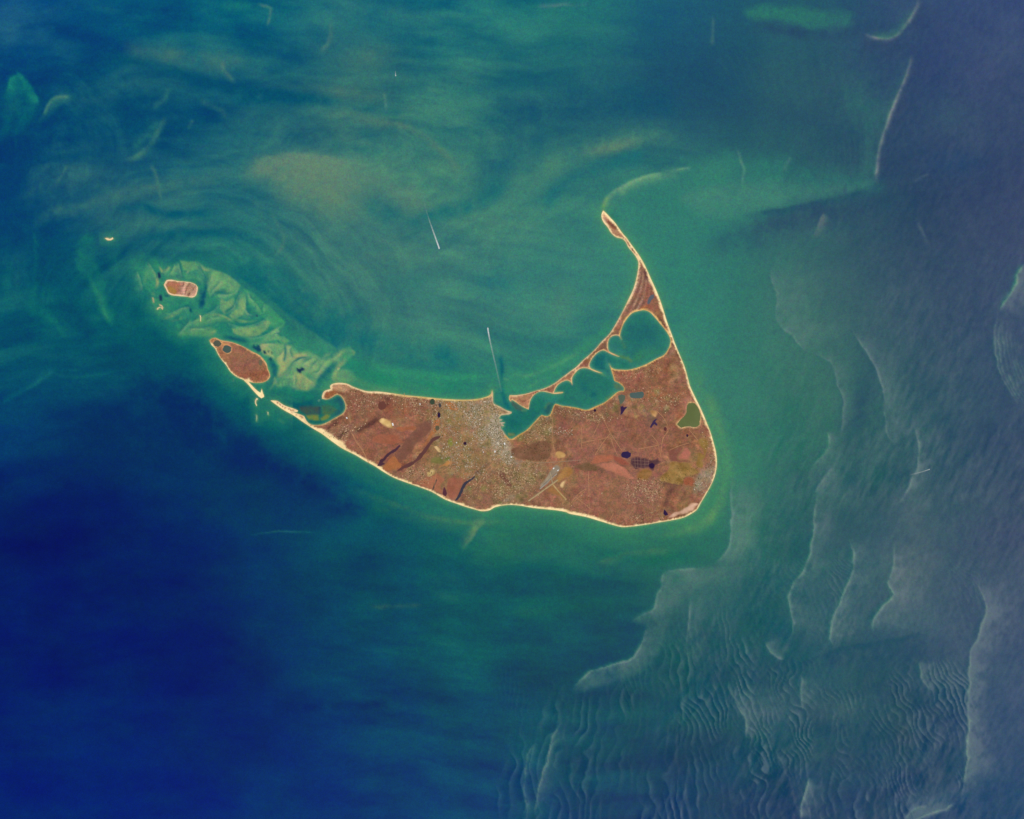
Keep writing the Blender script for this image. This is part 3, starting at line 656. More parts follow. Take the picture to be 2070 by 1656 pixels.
    s([(990,1062),(1080,1058),(1180,1070),(1260,1082)], (40,116,96), 0.4, 10)
    p([(1000,1072),(1120,1085),(1240,1098),(1380,1088),(1330,1125),(1200,1140),(1060,1130),(960,1130)], (46,116,92), 0.4, 20)
    s([(1200,1145),(1240,1128),(1290,1118),(1360,1114)], (82,124,92), 0.45, 9, 5)
    s([(900,1180),(1020,1192),(1160,1190),(1300,1192)], (8,72,90), 0.5, 18); s([(1000,1246),(1100,1236),(1200,1226),(1300,1228)], (24,90,88), 0.45, 8)
    s([(1180,1110),(1300,1130),(1430,1120)], (20,104,88), 0.45, 12)
    s([(500,1084),(530,1077),(580,1075),(645,1076)], (56,112,106), 0.6, 2.2)
    s([(740,1225),(790,1226),(860,1222)], (60,102,92), 0.35, 5); s([(700,1100),(800,1105),(900,1100)], (22,96,92), 0.5, 14); s([(760,1190),(850,1180)], (0,66,92), 0.35, 12)
    s([(330,905),(370,940),(420,985)], (0,50,100), 0.5, 3); s([(600,1435),(700,1428),(800,1428)], (0,40,98), 0.45, 10); s([(720,1500),(820,1490),(900,1470)], (0,68,104), 0.5, 26)
    p([(420,1010),(520,960),(700,1040),(880,1080),(960,1150),(760,1180),(560,1150),(440,1080)], (0,74,96), 0.35, 40)
    b(620, 1540, 120, 60, (0,46,108), 0.5); b(150, 1560, 180, 80, (0,38,112), 0.5); b(380, 1300, 160, 160, (0,27,97), 0.4); b(200, 1050, 120, 100, (0,27,97), 0.4); b(800, 1600, 80, 60, (0,56,104), 0.4)

sea_features(F)

fl_i = np.nonzero((SX > 255) & (SX < 730) & (SY > 510) & (SY < 810))[0]
fx_, fy_ = SX[fl_i], SY[fl_i]
fw = crom([(268,540),(340,535),(440,540),(520,600),(580,665),(640,690),(715,705),(705,770),(640,790),(540,780),(470,740),(420,690),(330,655),(295,610)], 14, True)
fd_, _, _ = pdist(fx_, fy_, fw, True)
fmask = smooth(-14, 18, np.where(inside(fx_, fy_, fw), fd_, -fd_))
ux = fx_ + 26 * fbm(fx_, fy_, 60, 2, 1); uy = fy_ + 26 * fbm(fx_, fy_, 60, 2, 5)
rid = 0.25 + 0 * ux; crest = np.clip(1 - np.abs(fbm(ux * 0.75 + uy * 0.6, (uy - ux * 0.6) * 1.5, 34, 3, 2, 0.5)) * 7, 0, 1) ** 1.6; gut = np.clip(1 - np.abs(fbm(ux * 0.8 + uy * 0.5 + 90, (uy - ux * 0.5) * 1.4, 40, 3, 6, 0.5)) * 7, 0, 1) ** 1.6
F.C[fl_i] += (fmask * crest)[:, None] * np.array([8, 6, 2]) - (fmask * gut)[:, None] * np.array([8, 7, 0])
old_rid = 1 - np.abs(fbm(ux * 0.8 + uy * 0.5, (uy - ux * 0.5) * 1.6, 30, 4, 2, 0.55)) * 3.2
F.C[fl_i] += (fmask * np.clip(rid - 0.25, -1, 0.8))[:, None] * np.array([12, 9, 1])

loc = np.array([58.0, 126.0, 103.0])
F.C[fl_i] = F.C[fl_i] + fmask[:, None] * ((F.C[fl_i] - loc) * 0.22 + np.array([8, 4, 4]))
dk = smooth(80, 20, F.C[:, 0]) * smooth(800, 1000, SY)
F.C[:, 1] += dk * (fbm(CXs * 0.5, CYs, 70, 4, 2, 0.6) * 10); F.C[:, 2] += dk * fbm(CXs, CYs, 50, 3, 5) * 5

# choppy, glittering water over the eastern shoals: chop gain, with some of the sun's glint painted in the colour
def chop_features(F):
    def edge(pts, g=0.8, wr=26, wl=2.0, tint=None, a=0.35, dark=0.35, taper=0.2):
        pts = [(x, y) for x, y in crom(pts, 14)]
        pts = [(x + 5 * float(fbm(np.array([x]), np.array([y]), 22, 3, 3)[0]), y) for x, y in pts]
        F.stroke(pts, (28,84,98), dark, 7, 0.8, taper, 1.6, 5)                       # darker band along one side
        if tint: F.stroke(pts, tint, a, 4.5, 2.0, taper, 1.6, 5)
        F.stroke(pts, (92,118,120), 0.28, wl, wr, taper, 1.25, 5, gain=0)  # glint band painted into the colour
        F.stroke(pts, None, 1.0, wl, wr, taper, 1.2, 5, gain=g * 1.75)
        F.stroke(pts, (112,138,130), 0.45 * min(1, g * 1.3), 1.0, 3.0, taper, 1.6, 5)  # bright glint rim painted into the colour
        F.stroke(pts, None, 1.0, 0.9, 3.2, taper, 1.5, 5, gain=g * 1.7)
    GRN = (40, 128, 100)
    F.patch([(1432,1146),(1342,1156),(1338,1185),(1322,1230),(1276,1256),(1306,1262),(1294,1300),(1280,1330),(1236,1344),(1192,1360),(1156,1393),(1182,1397),(1252,1374),(1312,1340),(1352,1272),(1372,1222),(1420,1180),(1470,1150)], (92,124,114), 0.3, 9, 6, 0.5)
    F.blob(1500, 1070, 30, 80, (84,126,110), 0.45, 8, gain=0.3); F.blob(1450, 1165, 50, 18, (86,118,112), 0.4, -10, gain=0.4)
    edge([(1480,960),(1478,1010),(1477,1060),(1470,1108),(1440,1146)], 0.6, 55, 2, GRN)
    edge([(1432,1146),(1385,1152),(1342,1157),(1337,1185),(1322,1230),(1300,1246),(1276,1257)], 0.6, 26, 2, GRN)
    edge([(1312,1250),(1300,1290),(1281,1329),(1236,1344),(1192,1360),(1156,1393)], 0.75, 22, 2, GRN)
    edge([(1652,985),(1645,1040),(1641,1100),(1628,1150),(1602,1178),(1592,1205),(1600,1240),(1602,1275),(1592,1300)], 0.8, 38, 2, GRN)
    edge([(1716,1085),(1724,1130),(1716,1175),(1700,1215),(1684,1248),(1678,1290),(1690,1312)], 0.75, 30, 2, GRN)
    edge([(1806,1090),(1808,1150),(1790,1178),(1803,1200),(1784,1224),(1768,1255),(1768,1285)], 0.85, 44, 2, GRN)
    edge([(1960,1160),(1992,1215),(1988,1255),(1972,1300),(1961,1340),(1957,1420),(1955,1500),(1953,1556),(1946,1600),(1934,1634)], 1.15, 34, 2)
    edge([(1556,536),(1568,590),(1572,640),(1590,670),(1625,700),(1634,725)], 0.4, 60, 2, GRN, 0.15, 0.2)
    edge([(1634,716),(1680,735),(1696,780),(1704,830),(1700,875),(1692,890)], 0.45, 16, 3)
    edge([(1718,662),(1745,705),(1772,748),(1787,790),(1789,840),(1800,885),(1812,905)], 0.6, 26, 2.5)
    edge([(1846,850),(1856,905),(1852,955),(1834,995),(1815,1022)], 0.75, 22, 3)
    edge([(1672,868),(1678,892),(1670,915),(1642,945)], 0.5, 16, 2, (56,140,100), 0.4)
    edge([(1690,940),(1660,970),(1646,1000)], 0.4, 26, 4)
    edge([(2072,528),(2056,556),(2046,588),(2028,608),(2022,634)], 0.75, 40, 2, (56,140,108), 0.6)
    for k in range(8):
        o = k * 7.5
        edge([(2018+o+3*math.sin(k*2.1),622+9*k),(2012+o,690),(2019+o,742+3*math.sin(k*1.7)),(2040+o,790),(2068+o,835)], 0.5 * (0.9 - 0.09 * k), 5, 2, dark=0.22, taper=0.35)
    edge([(1398,1205),(1394,1250),(1386,1300),(1381,1350)], 0.5, 26, 2)
    edge([(1476,1376),(1480,1410),(1498,1440),(1512,1470),(1506,1496)], 0.6, 34, 2)
    edge([(1620,1362),(1618,1400),(1622,1440)], 0.4, 24, 2); edge([(1856,1335),(1862,1370),(1880,1400)], 0.5, 28, 2)
    edge([(1550,1292),(1556,1320),(1588,1336)], 0.5, 24, 3); edge([(1634,1570),(1624,1620),(1614,1660)], 0.7, 22, 2)
    edge([(1935,1624),(1890,1642),(1840,1662)], 0.8, 4, 26); edge([(1824,1660),(1850,1636),(1880,1632)], 0.5, 3, 14)
    edge([(1090,1500),(1068,1525),(1062,1580),(1060,1640),(1056,1670)], 0.5, 20, 2)
    edge([(1140,1440),(1118,1490),(1104,1540),(1086,1600),(1080,1660)], 0.5, 18, 2)
    F.stroke([(1585,1358),(1650,1330),(1700,1312),(1760,1302),(1830,1290),(1890,1266)], (30,74,96), 0.42, 10, 4, gain=-0.3)
    F.stroke([(1640,1340),(1740,1330),(1850,1318),(1860,1340)], (38,74,100), 0.5, 18, gain=-0.2)
    F.blob(1420, 1200, 60, 40, (62,106,106), 0.5, gain=0.3); F.blob(1540, 1190, 40, 40, (40,88,98), 0.4); F.blob(1830, 1150, 50, 60, (88,104,112), 0.4, gain=0.4)
    F.blob(1560, 1420, 60, 30, (66,100,108), 0.4, gain=0.35); F.blob(1690, 1430, 60, 30, (76,106,108), 0.35, gain=0.4); F.blob(2020, 1450, 34, 130, (50,78,110), 0.5, gain=-0.2)
    F.blob(1740, 820, 26, 90, (40,74,98), 0.55, 12, gain=-0.25); F.blob(1730, 1060, 60, 40, (44,84,98), 0.4); F.blob(1760, 960, 40, 50, (44,98,98), 0.4)
    F.blob(1640, 640, 60, 60, (72,118,110), 0.4, gain=0.2); F.blob(1860, 1050, 40, 80, (76,100,110), 0.35, gain=0.35)
    F.blob(1430, 1520, 120, 26, (22,66,92), 0.5, 0, gain=-0.3); F.blob(1200, 1420, 70, 14, (20,66,90), 0.45, gain=-0.2)
    # short splinters of chop standing off the big edges
    rs = np.random.RandomState(5)
    for k in range(420):
        x = rs.uniform(1440, 2060); y = rs.uniform(560, 1330)
        if x < 1520 and y < 1000: continue
        L = rs.uniform(10, 34); t = rs.normal(0.15, 0.3)
        F.stroke([(x, y), (x + t * L * 0.5, y + L * 0.5), (x + t * L + rs.normal(0, 2), y + L)], None, 1, 1.2, rs.uniform(2, 4), 0.35, 1.4, 3, gain=rs.uniform(-0.22, 0.3))
chop_features(F)

# sandbanks' ripples: relief, chop gain and painted glint over the south-eastern bank
def rip_gain(X, Y, lam, lean, wob, k):
    ph = (X + lean * Y + wob * fbm(X, Y, 95, 3, k) * 22 + 6 * fbm(X, Y, 24, 2, k + 1)) / lam
    f = ph - np.floor(ph)
    amp = np.clip(0.6 + 1.5 * fbm(X, Y * 0.45, 40, 3, k + 2), 0, 1.5)
    return amp * (np.where(f < 0.16, smooth(0, 0.16, f) * 1.25 - 0.35, 1.35 * np.exp(-2.6 * (f - 0.16)) - 0.45))
def ripple(X, Y, lam, lean, wob, k):
    ph = (X + lean * Y + wob * fbm(X, Y, 75, 3, k) * 10 + 4 * fbm(X, Y, 20, 2, k + 1)) / lam
    f = ph - np.floor(ph)
    amp = np.clip(0.55 + 1.1 * fbm(X, Y * 0.5, 46, 2, k + 2), 0, 1.2)
    return np.where(f < 0.72, f / 0.72, (1 - f) / 0.28) * lam * amp
def pmask(X, Y, P, soft):
    P = crom(P, 14, True); d, _, _ = pdist(X, Y, P, True)
    return smooth(-soft, soft, np.where(inside(X, Y, P), d, -d))
Zs = np.zeros(SX.shape)
reg = np.nonzero((SX > 1000) & (SY > 1130) & (SX < 2116) & (SY < 1705))[0]
rx, ry = SX[reg], SY[reg]
z = pmask(rx, ry, [(1060,1470),(1150,1400),(1270,1385),(1380,1400),(1390,1500),(1350,1700),(1020,1700),(1040,1560)], 26) * ripple(rx, ry, 23, 0.14, 1.6, 1)
z += pmask(rx, ry, [(1330,1300),(1395,1220),(1520,1270),(1540,1330),(1470,1360),(1480,1450),(1420,1500),(1340,1470),(1300,1380)], 22) * ripple(rx, ry, 15.5, -0.22, 1.5, 2)
z += pmask(rx, ry, [(1500,1370),(1640,1350),(1700,1400),(1860,1350),(1950,1380),(1952,1560),(1880,1600),(1700,1590),(1560,1540),(1500,1450)], 22) * ripple(rx, ry, 12.5, -0.36, 1.4, 3)
z += pmask(rx, ry, [(1380,1550),(1520,1530),(1650,1560),(1780,1600),(1860,1660),(1700,1710),(1360,1710)], 24) * ripple(rx, ry, 19, -0.2, 1.8, 4)
z += 0.6 * pmask(rx, ry, [(1480,1140),(1700,1120),(1960,1150),(1980,1290),(1840,1260),(1640,1300),(1500,1280),(1440,1200)], 30) * ripple(rx, ry, 13, -0.3, 1.4, 5)
z += 0.5 * pmask(rx, ry, [(1030,1360),(1160,1390),(1150,1430),(1040,1440)], 16) * ripple(rx, ry, 14, 0.0, 1.5, 6)
Zs[reg] = z * 0.0014
gr_ = pmask(rx, ry, [(1060,1470),(1150,1400),(1270,1385),(1380,1400),(1400,1500),(1350,1700),(1000,1700),(1030,1560)], 30) * rip_gain(rx, ry, 24, 0.16, 1.7, 1)
gr_ += 1.0 * pmask(rx, ry, [(1280,1360),(1395,1220),(1520,1270),(1540,1330),(1470,1360),(1480,1450),(1420,1500),(1340,1490),(1270,1420)], 26) * rip_gain(rx, ry, 14.5, -0.28, 1.5, 2)
gr_ += 1.0 * pmask(rx, ry, [(1490,1370),(1640,1345),(1700,1400),(1860,1340),(1955,1370),(1954,1570),(1880,1610),(1700,1590),(1560,1550),(1490,1460)], 24) * rip_gain(rx, ry, 12, -0.38, 1.5, 3)
gr_ += 1.0 * pmask(rx, ry, [(1370,1540),(1520,1520),(1650,1560),(1780,1590),(1860,1660),(1700,1710),(1340,1710)], 26) * rip_gain(rx, ry, 19, -0.25, 2.0, 4)
gr_ += 0.32 * pmask(rx, ry, [(1480,1140),(1700,1100),(1960,1130),(1985,1300),(1840,1270),(1640,1310),(1500,1290),(1430,1200)], 34) * rip_gain(rx, ry, 11, -0.5, 1.6, 5)
gr_ += 0.4 * pmask(rx, ry, [(1010,1350),(1160,1380),(1150,1440),(1030,1450)], 18) * rip_gain(rx, ry, 15, 0.05, 1.6, 6)
gr_ *= np.clip(0.75 + 1.2 * fbm(rx, ry, 130, 3, 5), 0.1, 1.4)
F.G[reg] += 2.1 * gr_
F.C[reg] += (gr_ * 9)[:, None] * np.array([0.9, 1.0, 0.7])  # part of the ripple glint goes into the water colour
# wind-feathered chop over all of the eastern shoals
ea = np.nonzero((SX > 1300) & (SX < 2200) & (SY > -60) & (SY < 1760))[0]
ex, ey = SX[ea], SY[ea]
sh = fbm(ex, ey, 160, 2, 3)
fe = fbm((ex + 0.45 * ey) * 2.6 + 12 * fbm(ex, ey, 60, 2, 2), (ey - 0.3 * ex) * 0.7, 26, 4, 1, 0.65)
F.G[ea] *= 1 + smooth(1330, 1600, ex + 0.25 * (ey - 828)) * np.clip(0.75 + sh, 0.25, 1.4) * smooth(-200, 900, ey) * fe * 1.15
F.G[ea] *= 1 + 0.5 * smooth(1400, 1650, ex + 0.2 * (ey - 828)) * fbm((ex + 0.5 * ey) * 1.8, (ey - 0.4 * ex) * 0.8, 11, 3, 4, 0.6)
F.G[ea] *= 1 + 0.35 * smooth(1330, 1700, ex) * fbm(ex, ey, 110, 3, 6)

# shallows along every shore
ALLOUT = [MAIN, TUCK, MUSK] + [b for _, b in BARS]
for O, reach in [(MAIN, 60), (TUCK, 40), (MUSK, 26)] + [(b, 10) for _, b in BARS]:
    P = O[0][::2]
    i = F.sel(P, reach + 2)
    d, _, u = pdist(F.X[i], F.Y[i], P, True)
    x, y = F.X[i], F.Y[i]
    south = smooth(940, 1020, y) ; east = smooth(1330, 1400, x)
    harbour = (((x > 990) & (x < 1375) & (y > 625) & (y < 890) & (x + y > 1795)) | ((x > 592) & (x < 706) & (y > 790) & (y < 870))).astype(float)
    w = 13 + 8 * south + 6 * east
    m = np.exp(-(d / w) ** 1.2) * (0.62 - 0.5 * harbour) * (0.4 if reach < 60 else 1)
    F.put(i, m, (78, 142, 100), 0)
    m = np.exp(-(d / 1.7) ** 1.5) * 0.6
    F.put(i, m, (168, 164, 108), 0)

# split the wanted brightness into the water's tint, painted glint included, and the sun's reflection off the chop
P3 = np.stack([(SX - CX) * S, (CY - SY) * S, 0 * SX], 1)
V = np.array([0, 0, ALT]) - P3; V /= np.linalg.norm(V, axis=1)[:, None]
H = V + Lv; H /= np.linalg.norm(H, axis=1)[:, None]
c2 = H[:, 2] ** 2; tt = (1 - c2) / c2
F0 = ((1.38 - 1) / (1.38 + 1)) ** 2
Kg = EXPO * SUN_E * F0 / (4 * V[:, 2]) / (math.pi * c2 * c2)
base_g = np.interp(CXs + 0.25 * (CYs - 828), [0, 400, 800, 1100, 1400, 1700, 2070, 2300], [0.0004, 0.0005, 0.002, 0.0045, 0.009, 0.0145, 0.024, 0.027])
blur = F.C
gl = base_g * np.clip(F.G, 0.15, 5)
gmax = 0.9 * Kg / (4 * tt)
gl = np.minimum(np.maximum(gl, 1e-5), gmax)
bq = Kg - 2 * gl * tt
a2 = (bq - np.sqrt(np.maximum(bq * bq - 4 * gl * gl * tt * tt, 0))) / (2 * gl)
chop = np.clip(a2, 1e-6, 1) ** 0.25
want = lin(F.C)
SKYSPEC = np.array([0.0008, 0.0012, 0.002])
sea_tint = np.clip((want - base_g[:, None] - SKYSPEC) / ILLUM / 0.97, 0.0003, 1)
ny, nx = GX.shape
idx = np.arange(nx * ny).reshape(ny, nx)
quads = np.stack([idx[:-1, :-1], idx[1:, :-1], idx[1:, 1:], idx[:-1, 1:]], -1).reshape(-1, 4)
P3[:, 2] = Zs
sea = mesh_obj('sea', P3, quads, M_SEA, sea_tint, extra={'chop': chop})
tag(sea, 'blue and green sea with sandy shoals and tide streaks around the islands', kind='structure')

# ------------------------------------------------------------------ land
def region(name, pts, colr, label, cat, kind='field', mat=None, vary=10, col2=None, closed=True, straight=False):
    P = np.array(pts, float) if straight else crom(pts, 3.5 if kind != 'pond' else 4, True)
    if kind != 'pond': P = P + 2.6 * np.stack([fbm(P[:, 0], P[:, 1], 9, 3, 1), fbm(P[:, 0], P[:, 1], 9, 3, 6)], 1)
    elif len(P) > 16: P = P + 1.7 * np.stack([fbm(P[:, 0], P[:, 1], 8, 2, 1), fbm(P[:, 0], P[:, 1], 8, 2, 6)], 1)
    return dict(name=name, P=P, c=colr, label=label, cat=cat, kind=kind, mat=mat, vary=vary, c2=col2)
def disc(x, y, rx, ry, n=14, j=0.12, seed=0):
    r = random.Random(seed)
    return [(x + rx * math.cos(2*math.pi*i/n) * (1 + r.uniform(-j, j)), y + ry * math.sin(2*math.pi*i/n) * (1 + r.uniform(-j, j))) for i in range(n)]
def d4(x, y, rx, ry, **k): return T(1150, 780, 5.52, disc(x, y, rx, ry, **k))
def d2(x, y, rx, ry, **k): return T(700, 760, 5.175, disc(x, y, rx, ry, **k))
def d3(x, y, rx, ry, **k): return T(1000, 760, 5.175, disc(x, y, rx, ry, **k))
def d1(x, y, rx, ry, **k): return T(400, 660, 5.175, disc(x, y, rx, ry, **k))

NAVY = (46, 32, 74); PURP = (96, 60, 58)
main_regions = [
 region('pond', R4([(1340,195),(1400,195),(1440,235),(1455,270),(1475,320),(1465,400),(1440,450),(1380,458),(1320,455),(1250,470),(1215,440),(1205,425),(1240,380),(1290,340),(1310,290),(1315,240)]), (97,108,66), 'large olive green pond close behind the eastern beach', 'pond', 'pond'),
 region('pond', d4(640,770,56,40,seed=3), NAVY, 'round near-black pond at the north-west corner of the cranberry bog', 'pond', 'pond'),
 region('pond', d4(925,893,34,30,seed=4), (44,24,62), 'dark pond inside the eastern end of the cranberry bog', 'pond', 'pond'),
 region('cranberry_bog', R4([(700,795),(830,800),(900,825),(960,815),(1000,795),(1012,832),(1080,826),(1082,836),(1020,862),(965,900),(945,945),(900,932),(780,922),(740,935),(700,880)]), (84,56,62), 'dark grid-marked cranberry bog beside the round near-black pond', 'bog', 'field', vary=14),
 region('pond', R4([(575,235),(605,225),(612,240),(655,232),(625,268),(600,308),(574,332),(580,280)]), (54,34,72), 'three-pronged near-black pond south of the grey-green creek', 'pond', 'pond'),
 region('pond', R4([(680,85),(740,75),(830,68),(828,130),(760,140),(690,130)]), (74,94,92), 'grey-blue oblong pond just east of the inner harbour head', 'pond', 'pond'),
 region('pond', R4([(550,110),(590,95),(630,110),(625,150),(600,190),(575,210),(560,160)]), (86,98,84), 'grey-green marshy creek behind the harbour beach', 'pond', 'pond'),
 region('pond', R4([(990,365),(962,400),(990,432),(978,448),(952,428),(918,472),(903,462),(935,402),(952,378)]), (56,38,76), 'crooked dark blue pond below the tan sand pit', 'pond', 'pond'),
 region('pond', d4(1320,555,12,18,seed=5), (52,26,52), 'tiny dark pond in the heath south of the olive green pond', 'pond', 'pond'),
 region('pond', d4(290,275,15,16,seed=6), (46,26,52), 'tiny dark pond just inland of the southern harbour shore', 'pond', 'pond'),
 region('pond', d4(1075,482,18,24,seed=7), (92,50,50), 'small maroon pond west of the olive green pond', 'pond', 'pond'),
 region('pond', R4([(1065,1378),(1085,1400),(1108,1440),(1072,1452),(1054,1425)]), (44,24,64), 'dark drop-shaped pond near the south-eastern beach', 'pond', 'pond'),
 region('pond', R2([(320,938),(335,920),(345,875),(385,862),(440,802),(510,762),(556,722),(572,738),(510,792),(450,825),(405,885),(378,905),(405,915),(365,945)]), (76,48,62), 'dark forked pond reaching the western south beach', 'pond', 'pond'),
 region('pond', R2([(535,1000),(570,950),(650,910),(720,880),(770,810),(850,720),(895,650),(980,622),(990,635),(920,682),(865,750),(805,835),(745,895),(680,945),(600,972)]), PURP, 'long maroon pond slanting inland from the south beach', 'pond', 'pond'),
 region('pond', R2([(1138,1305),(1180,1220),(1228,1132),(1300,1072),(1342,1046),(1350,1056),(1312,1088),(1254,1144),(1214,1214),(1172,1298)]), (58,56,70), 'narrow slate-dark pond slanting inland south of the town', 'pond', 'pond'),
 region('pond', R2([(1025,1160),(1055,1235),(1040,1262),(1008,1240)]), (86,48,60), 'small maroon wedge-shaped pond by the south beach', 'pond', 'pond'),
 region('pond', R2([(940,1080),(950,1085),(918,1180),(905,1196),(898,1188)]), (90,72,64), 'thin brown creek pond west of the wedge-shaped pond', 'pond', 'pond'),
 region('pond', d2(375,312,48,46,seed=8), (104,62,54), 'round brown bog pond near the north-western shore', 'pond', 'pond'),
 region('pond', d2(970,410,16,30,seed=9), (40,22,58), 'small near-black upright pond west of the town', 'pond', 'pond'),
 region('pond', d2(900,272,26,32,seed=10), (58,72,56), 'small dark green pond just behind the north beach', 'pond', 'pond'),
 region('pond', d2(980,308,14,26,seed=11), (66,66,70), 'small grey pond beside the dark green one behind the north beach', 'pond', 'pond'),
 region('pond', d2(952,545,24,28,seed=12), (94,88,66), 'small grey-olive pond south of the small upright pond', 'pond', 'pond'),
 region('pond', d2(1242,708,17,18,seed=13), (50,26,54), 'tiny dark pond inside the southern suburbs of the town', 'pond', 'pond'),
 region('pond', R6([(1140,1360),(1185,1345),(1190,1390),(1150,1430),(1125,1480),(1095,1485),(1100,1430)]), (88,94,104), 'slate blue pond in the dunes of the northern point', 'pond', 'pond'),
 # sand pits and bare ground
 region('sand_pit', R2([(340,470),(385,430),(430,450),(470,460),(485,520),(497,552),(440,545),(390,520)]), (206,172,112), 'bright sand pit in the western heath', 'sand pit', 'field', 'sand', 40),
 region('sand_pit', R2([(912,745),(940,732),(975,770),(990,808),(965,812),(940,780)]), (214,182,130), 'cream sand pit south-west of the town', 'sand pit', 'field', 'sand', 20),
 region('sand_pit', R2([(848,1050),(860,1000),(905,965),(940,985),(925,1010),(885,1055)]), (188,160,104), 'pale yellow clearing near the south-western houses', 'clearing', 'field', 'sand', 26),
 region('sand_pit', R3([(630,840),(640,800),(690,790),(740,830),(735,862),(670,862)]), (192,152,96), 'tan sand pit north of the airfield', 'sand pit', 'field', 'sand', 30),
 region('sand_pit', R3([(1630,390),(1632,365),(1690,355),(1710,400),(1690,430),(1650,415)]), (186,140,92), 'tan sand pit above the crooked dark blue pond', 'sand pit', 'field', 'sand', 34),
 region('sand_pit', R3([(680,1150),(700,1115),(760,1090),(745,1120),(715,1165),(690,1175)]), (224,192,140), 'bright sand pit east of the runway crossing', 'sand pit', 'field', 'sand', 24),
 region('dune_field', R4([(1090,1478),(1160,1420),(1260,1380),(1330,1340),(1390,1310),(1440,1320),(1400,1375),(1330,1415),(1230,1445)]), (206,166,142), 'pinkish bare dunes behind the south-eastern beach', 'dunes', 'field', 'sand', 22),
 # heath and fields
 region('heath_field', R3([(1000,905),(1060,830),(1140,820),(1235,810),(1240,880),(1180,900),(1100,915),(1050,930)]), (166,100,76), 'orange-brown heath west of the pale pink heath', 'heath'),
 region('heath_field', R3([(1050,935),(1110,920),(1185,905),(1290,920),(1390,985),(1440,1040),(1468,1080),(1420,1082),(1300,1040),(1160,975)]), (178,114,92), 'pale pink heath strip west of the cranberry bog', 'heath', vary=8),
 region('farm_field', R4([(1020,1065),(1045,985),(1110,930),(1135,850),(1250,855),(1380,868),(1372,900),(1460,945),(1470,975),(1390,1000),(1285,1035),(1270,1105),(1130,1085)]), (146,114,66), 'ochre green farm fields east of the cranberry bog', 'field', vary=26),
 region('farm_field', R4([(1290,1040),(1380,1010),(1410,1060),(1380,1130),(1290,1100)]), (156,92,66), 'orange-brown field south-east of the ochre farm fields', 'field'),
 region('heath_field', R4([(1112,720),(1180,700),(1275,685),(1240,740),(1212,820),(1330,835),(1335,858),(1130,845)]), (128,80,68), 'dark brown heath around the pink square field', 'heath'),
 region('farm_field', R4([(1245,745),(1300,690),(1322,692),(1358,745),(1340,790),(1335,828),(1216,815)]), (170,104,88), 'pink square field inside dark brown heath', 'field', vary=7),
 region('farm_field', R4([(1420,900),(1430,800),(1445,745),(1500,760),(1490,700),(1455,660),(1450,600),(1500,580),(1560,610),(1545,720),(1500,830),(1480,920)]), (140,110,60), 'olive fields behind the eastern village', 'field', vary=18),
 region('farm_field', R4([(790,930),(850,925),(930,945),(905,1040),(850,1060),(770,1050),(750,1000)]), (150,110,66), 'tan ground south of the cranberry bog', 'field', vary=26),
 region('heath_field', R2([(365,985),(400,930),(440,870),(490,825),(530,880),(575,930),(555,975),(470,992)]), (162,102,64), 'bright orange heath between the two western ponds', 'heath', vary=8),
 region('heath_field', R2([(255,690),(300,620),(400,605),(530,615),(590,685),(540,712),(430,720),(330,705)]), (152,92,70), 'light orange-brown heath north of the forked pond', 'heath', vary=7),
 region('heath_field', R2([(600,690),(720,560),(760,500),(880,450),(905,480),(880,560),(800,680),(740,700),(700,780),(640,860),(580,880),(520,850)]), (122,82,68), 'grey-brown heath north-west of the long maroon pond', 'heath', vary=7),
 region('heath_field', R2([(790,740),(860,640),(900,560),(920,470),(985,445),(960,560),(900,640),(830,720)]), (166,106,66), 'orange heath strip along the north bank of the long pond', 'heath'),
 region('heath_field', R2([(1040,280),(1110,275),(1180,330),(1160,365),(1090,350)]), (170,110,64), 'orange-tan marsh behind the north beach west of the town', 'marsh', vary=8),
 region('heath_field', R2([(500,545),(620,520),(725,530),(715,570),(580,580)]), (156,94,66), 'thin orange heath strip south-east of the western sand pit', 'heath'),
 region('farm_field', R2([(1058,665),(1105,640),(1115,730),(1070,745)]), (124,122,58), 'olive green field on the western edge of the town', 'field'),
 region('farm_field', R2([(880,900),(900,860),(1000,845),(1020,900),(960,920)]), (120,114,66), 'green farm field south-west of the town', 'field', vary=16),
 region('farm_field', R2([(1010,900),(1030,850),(1080,840),(1090,870),(1030,905)]), (112,116,62), 'deep green square field south-west of the town', 'field', vary=14),
 region('farm_field', R2([(960,960),(1030,910),(1095,880),(1105,925),(1030,945)]), (178,124,74), 'bright orange farm field below the green ones', 'field'),
 region('heath_field', R2([(720,1120),(850,1050),(960,1020),(1020,1080),(990,1150),(1000,1230),(880,1180)]), (158,102,76), 'orange-brown heath behind the middle of the south beach', 'heath'),
 region('heath_field', R2([(1060,1090),(1180,1060),(1230,1090),(1190,1180),(1130,1290),(1060,1240)]), (150,94,74), 'reddish heath west of the narrow slate-dark pond', 'heath'),
 region('heath_field', R2([(1560,990),(1640,1010),(1720,1110),(1740,1160),(1680,1150),(1600,1050)]), (112,72,60), 'brown pine wood south of the town', 'wood'),
 region('heath_field', R3([(180,760),(300,740),(420,680),(590,680),(600,800),(540,890),(330,880),(200,850)]), (122,86,66), 'brown woods south-east of the harbour', 'wood', vary=14),
 region('heath_field', R3([(840,960),(900,910),(1000,905),(1080,960),(1060,1000),(960,990)]), (112,84,62), 'dark olive scrub west of the pale pink heath', 'scrub', vary=14),
 region('heath_field', R3([(1230,820),(1300,850),(1400,900),(1410,950),(1330,925),(1245,885)]), (150,84,68), 'reddish heath between the pink heath and the round pond', 'heath'),
 # airfield
 region('airfield_grass', R3([(545,1210),(610,1130),(650,1165),(740,1270),(755,1305),(640,1250)]), (156,112,70), 'tan triangle of airfield grass between the runways', 'grass', vary=10),
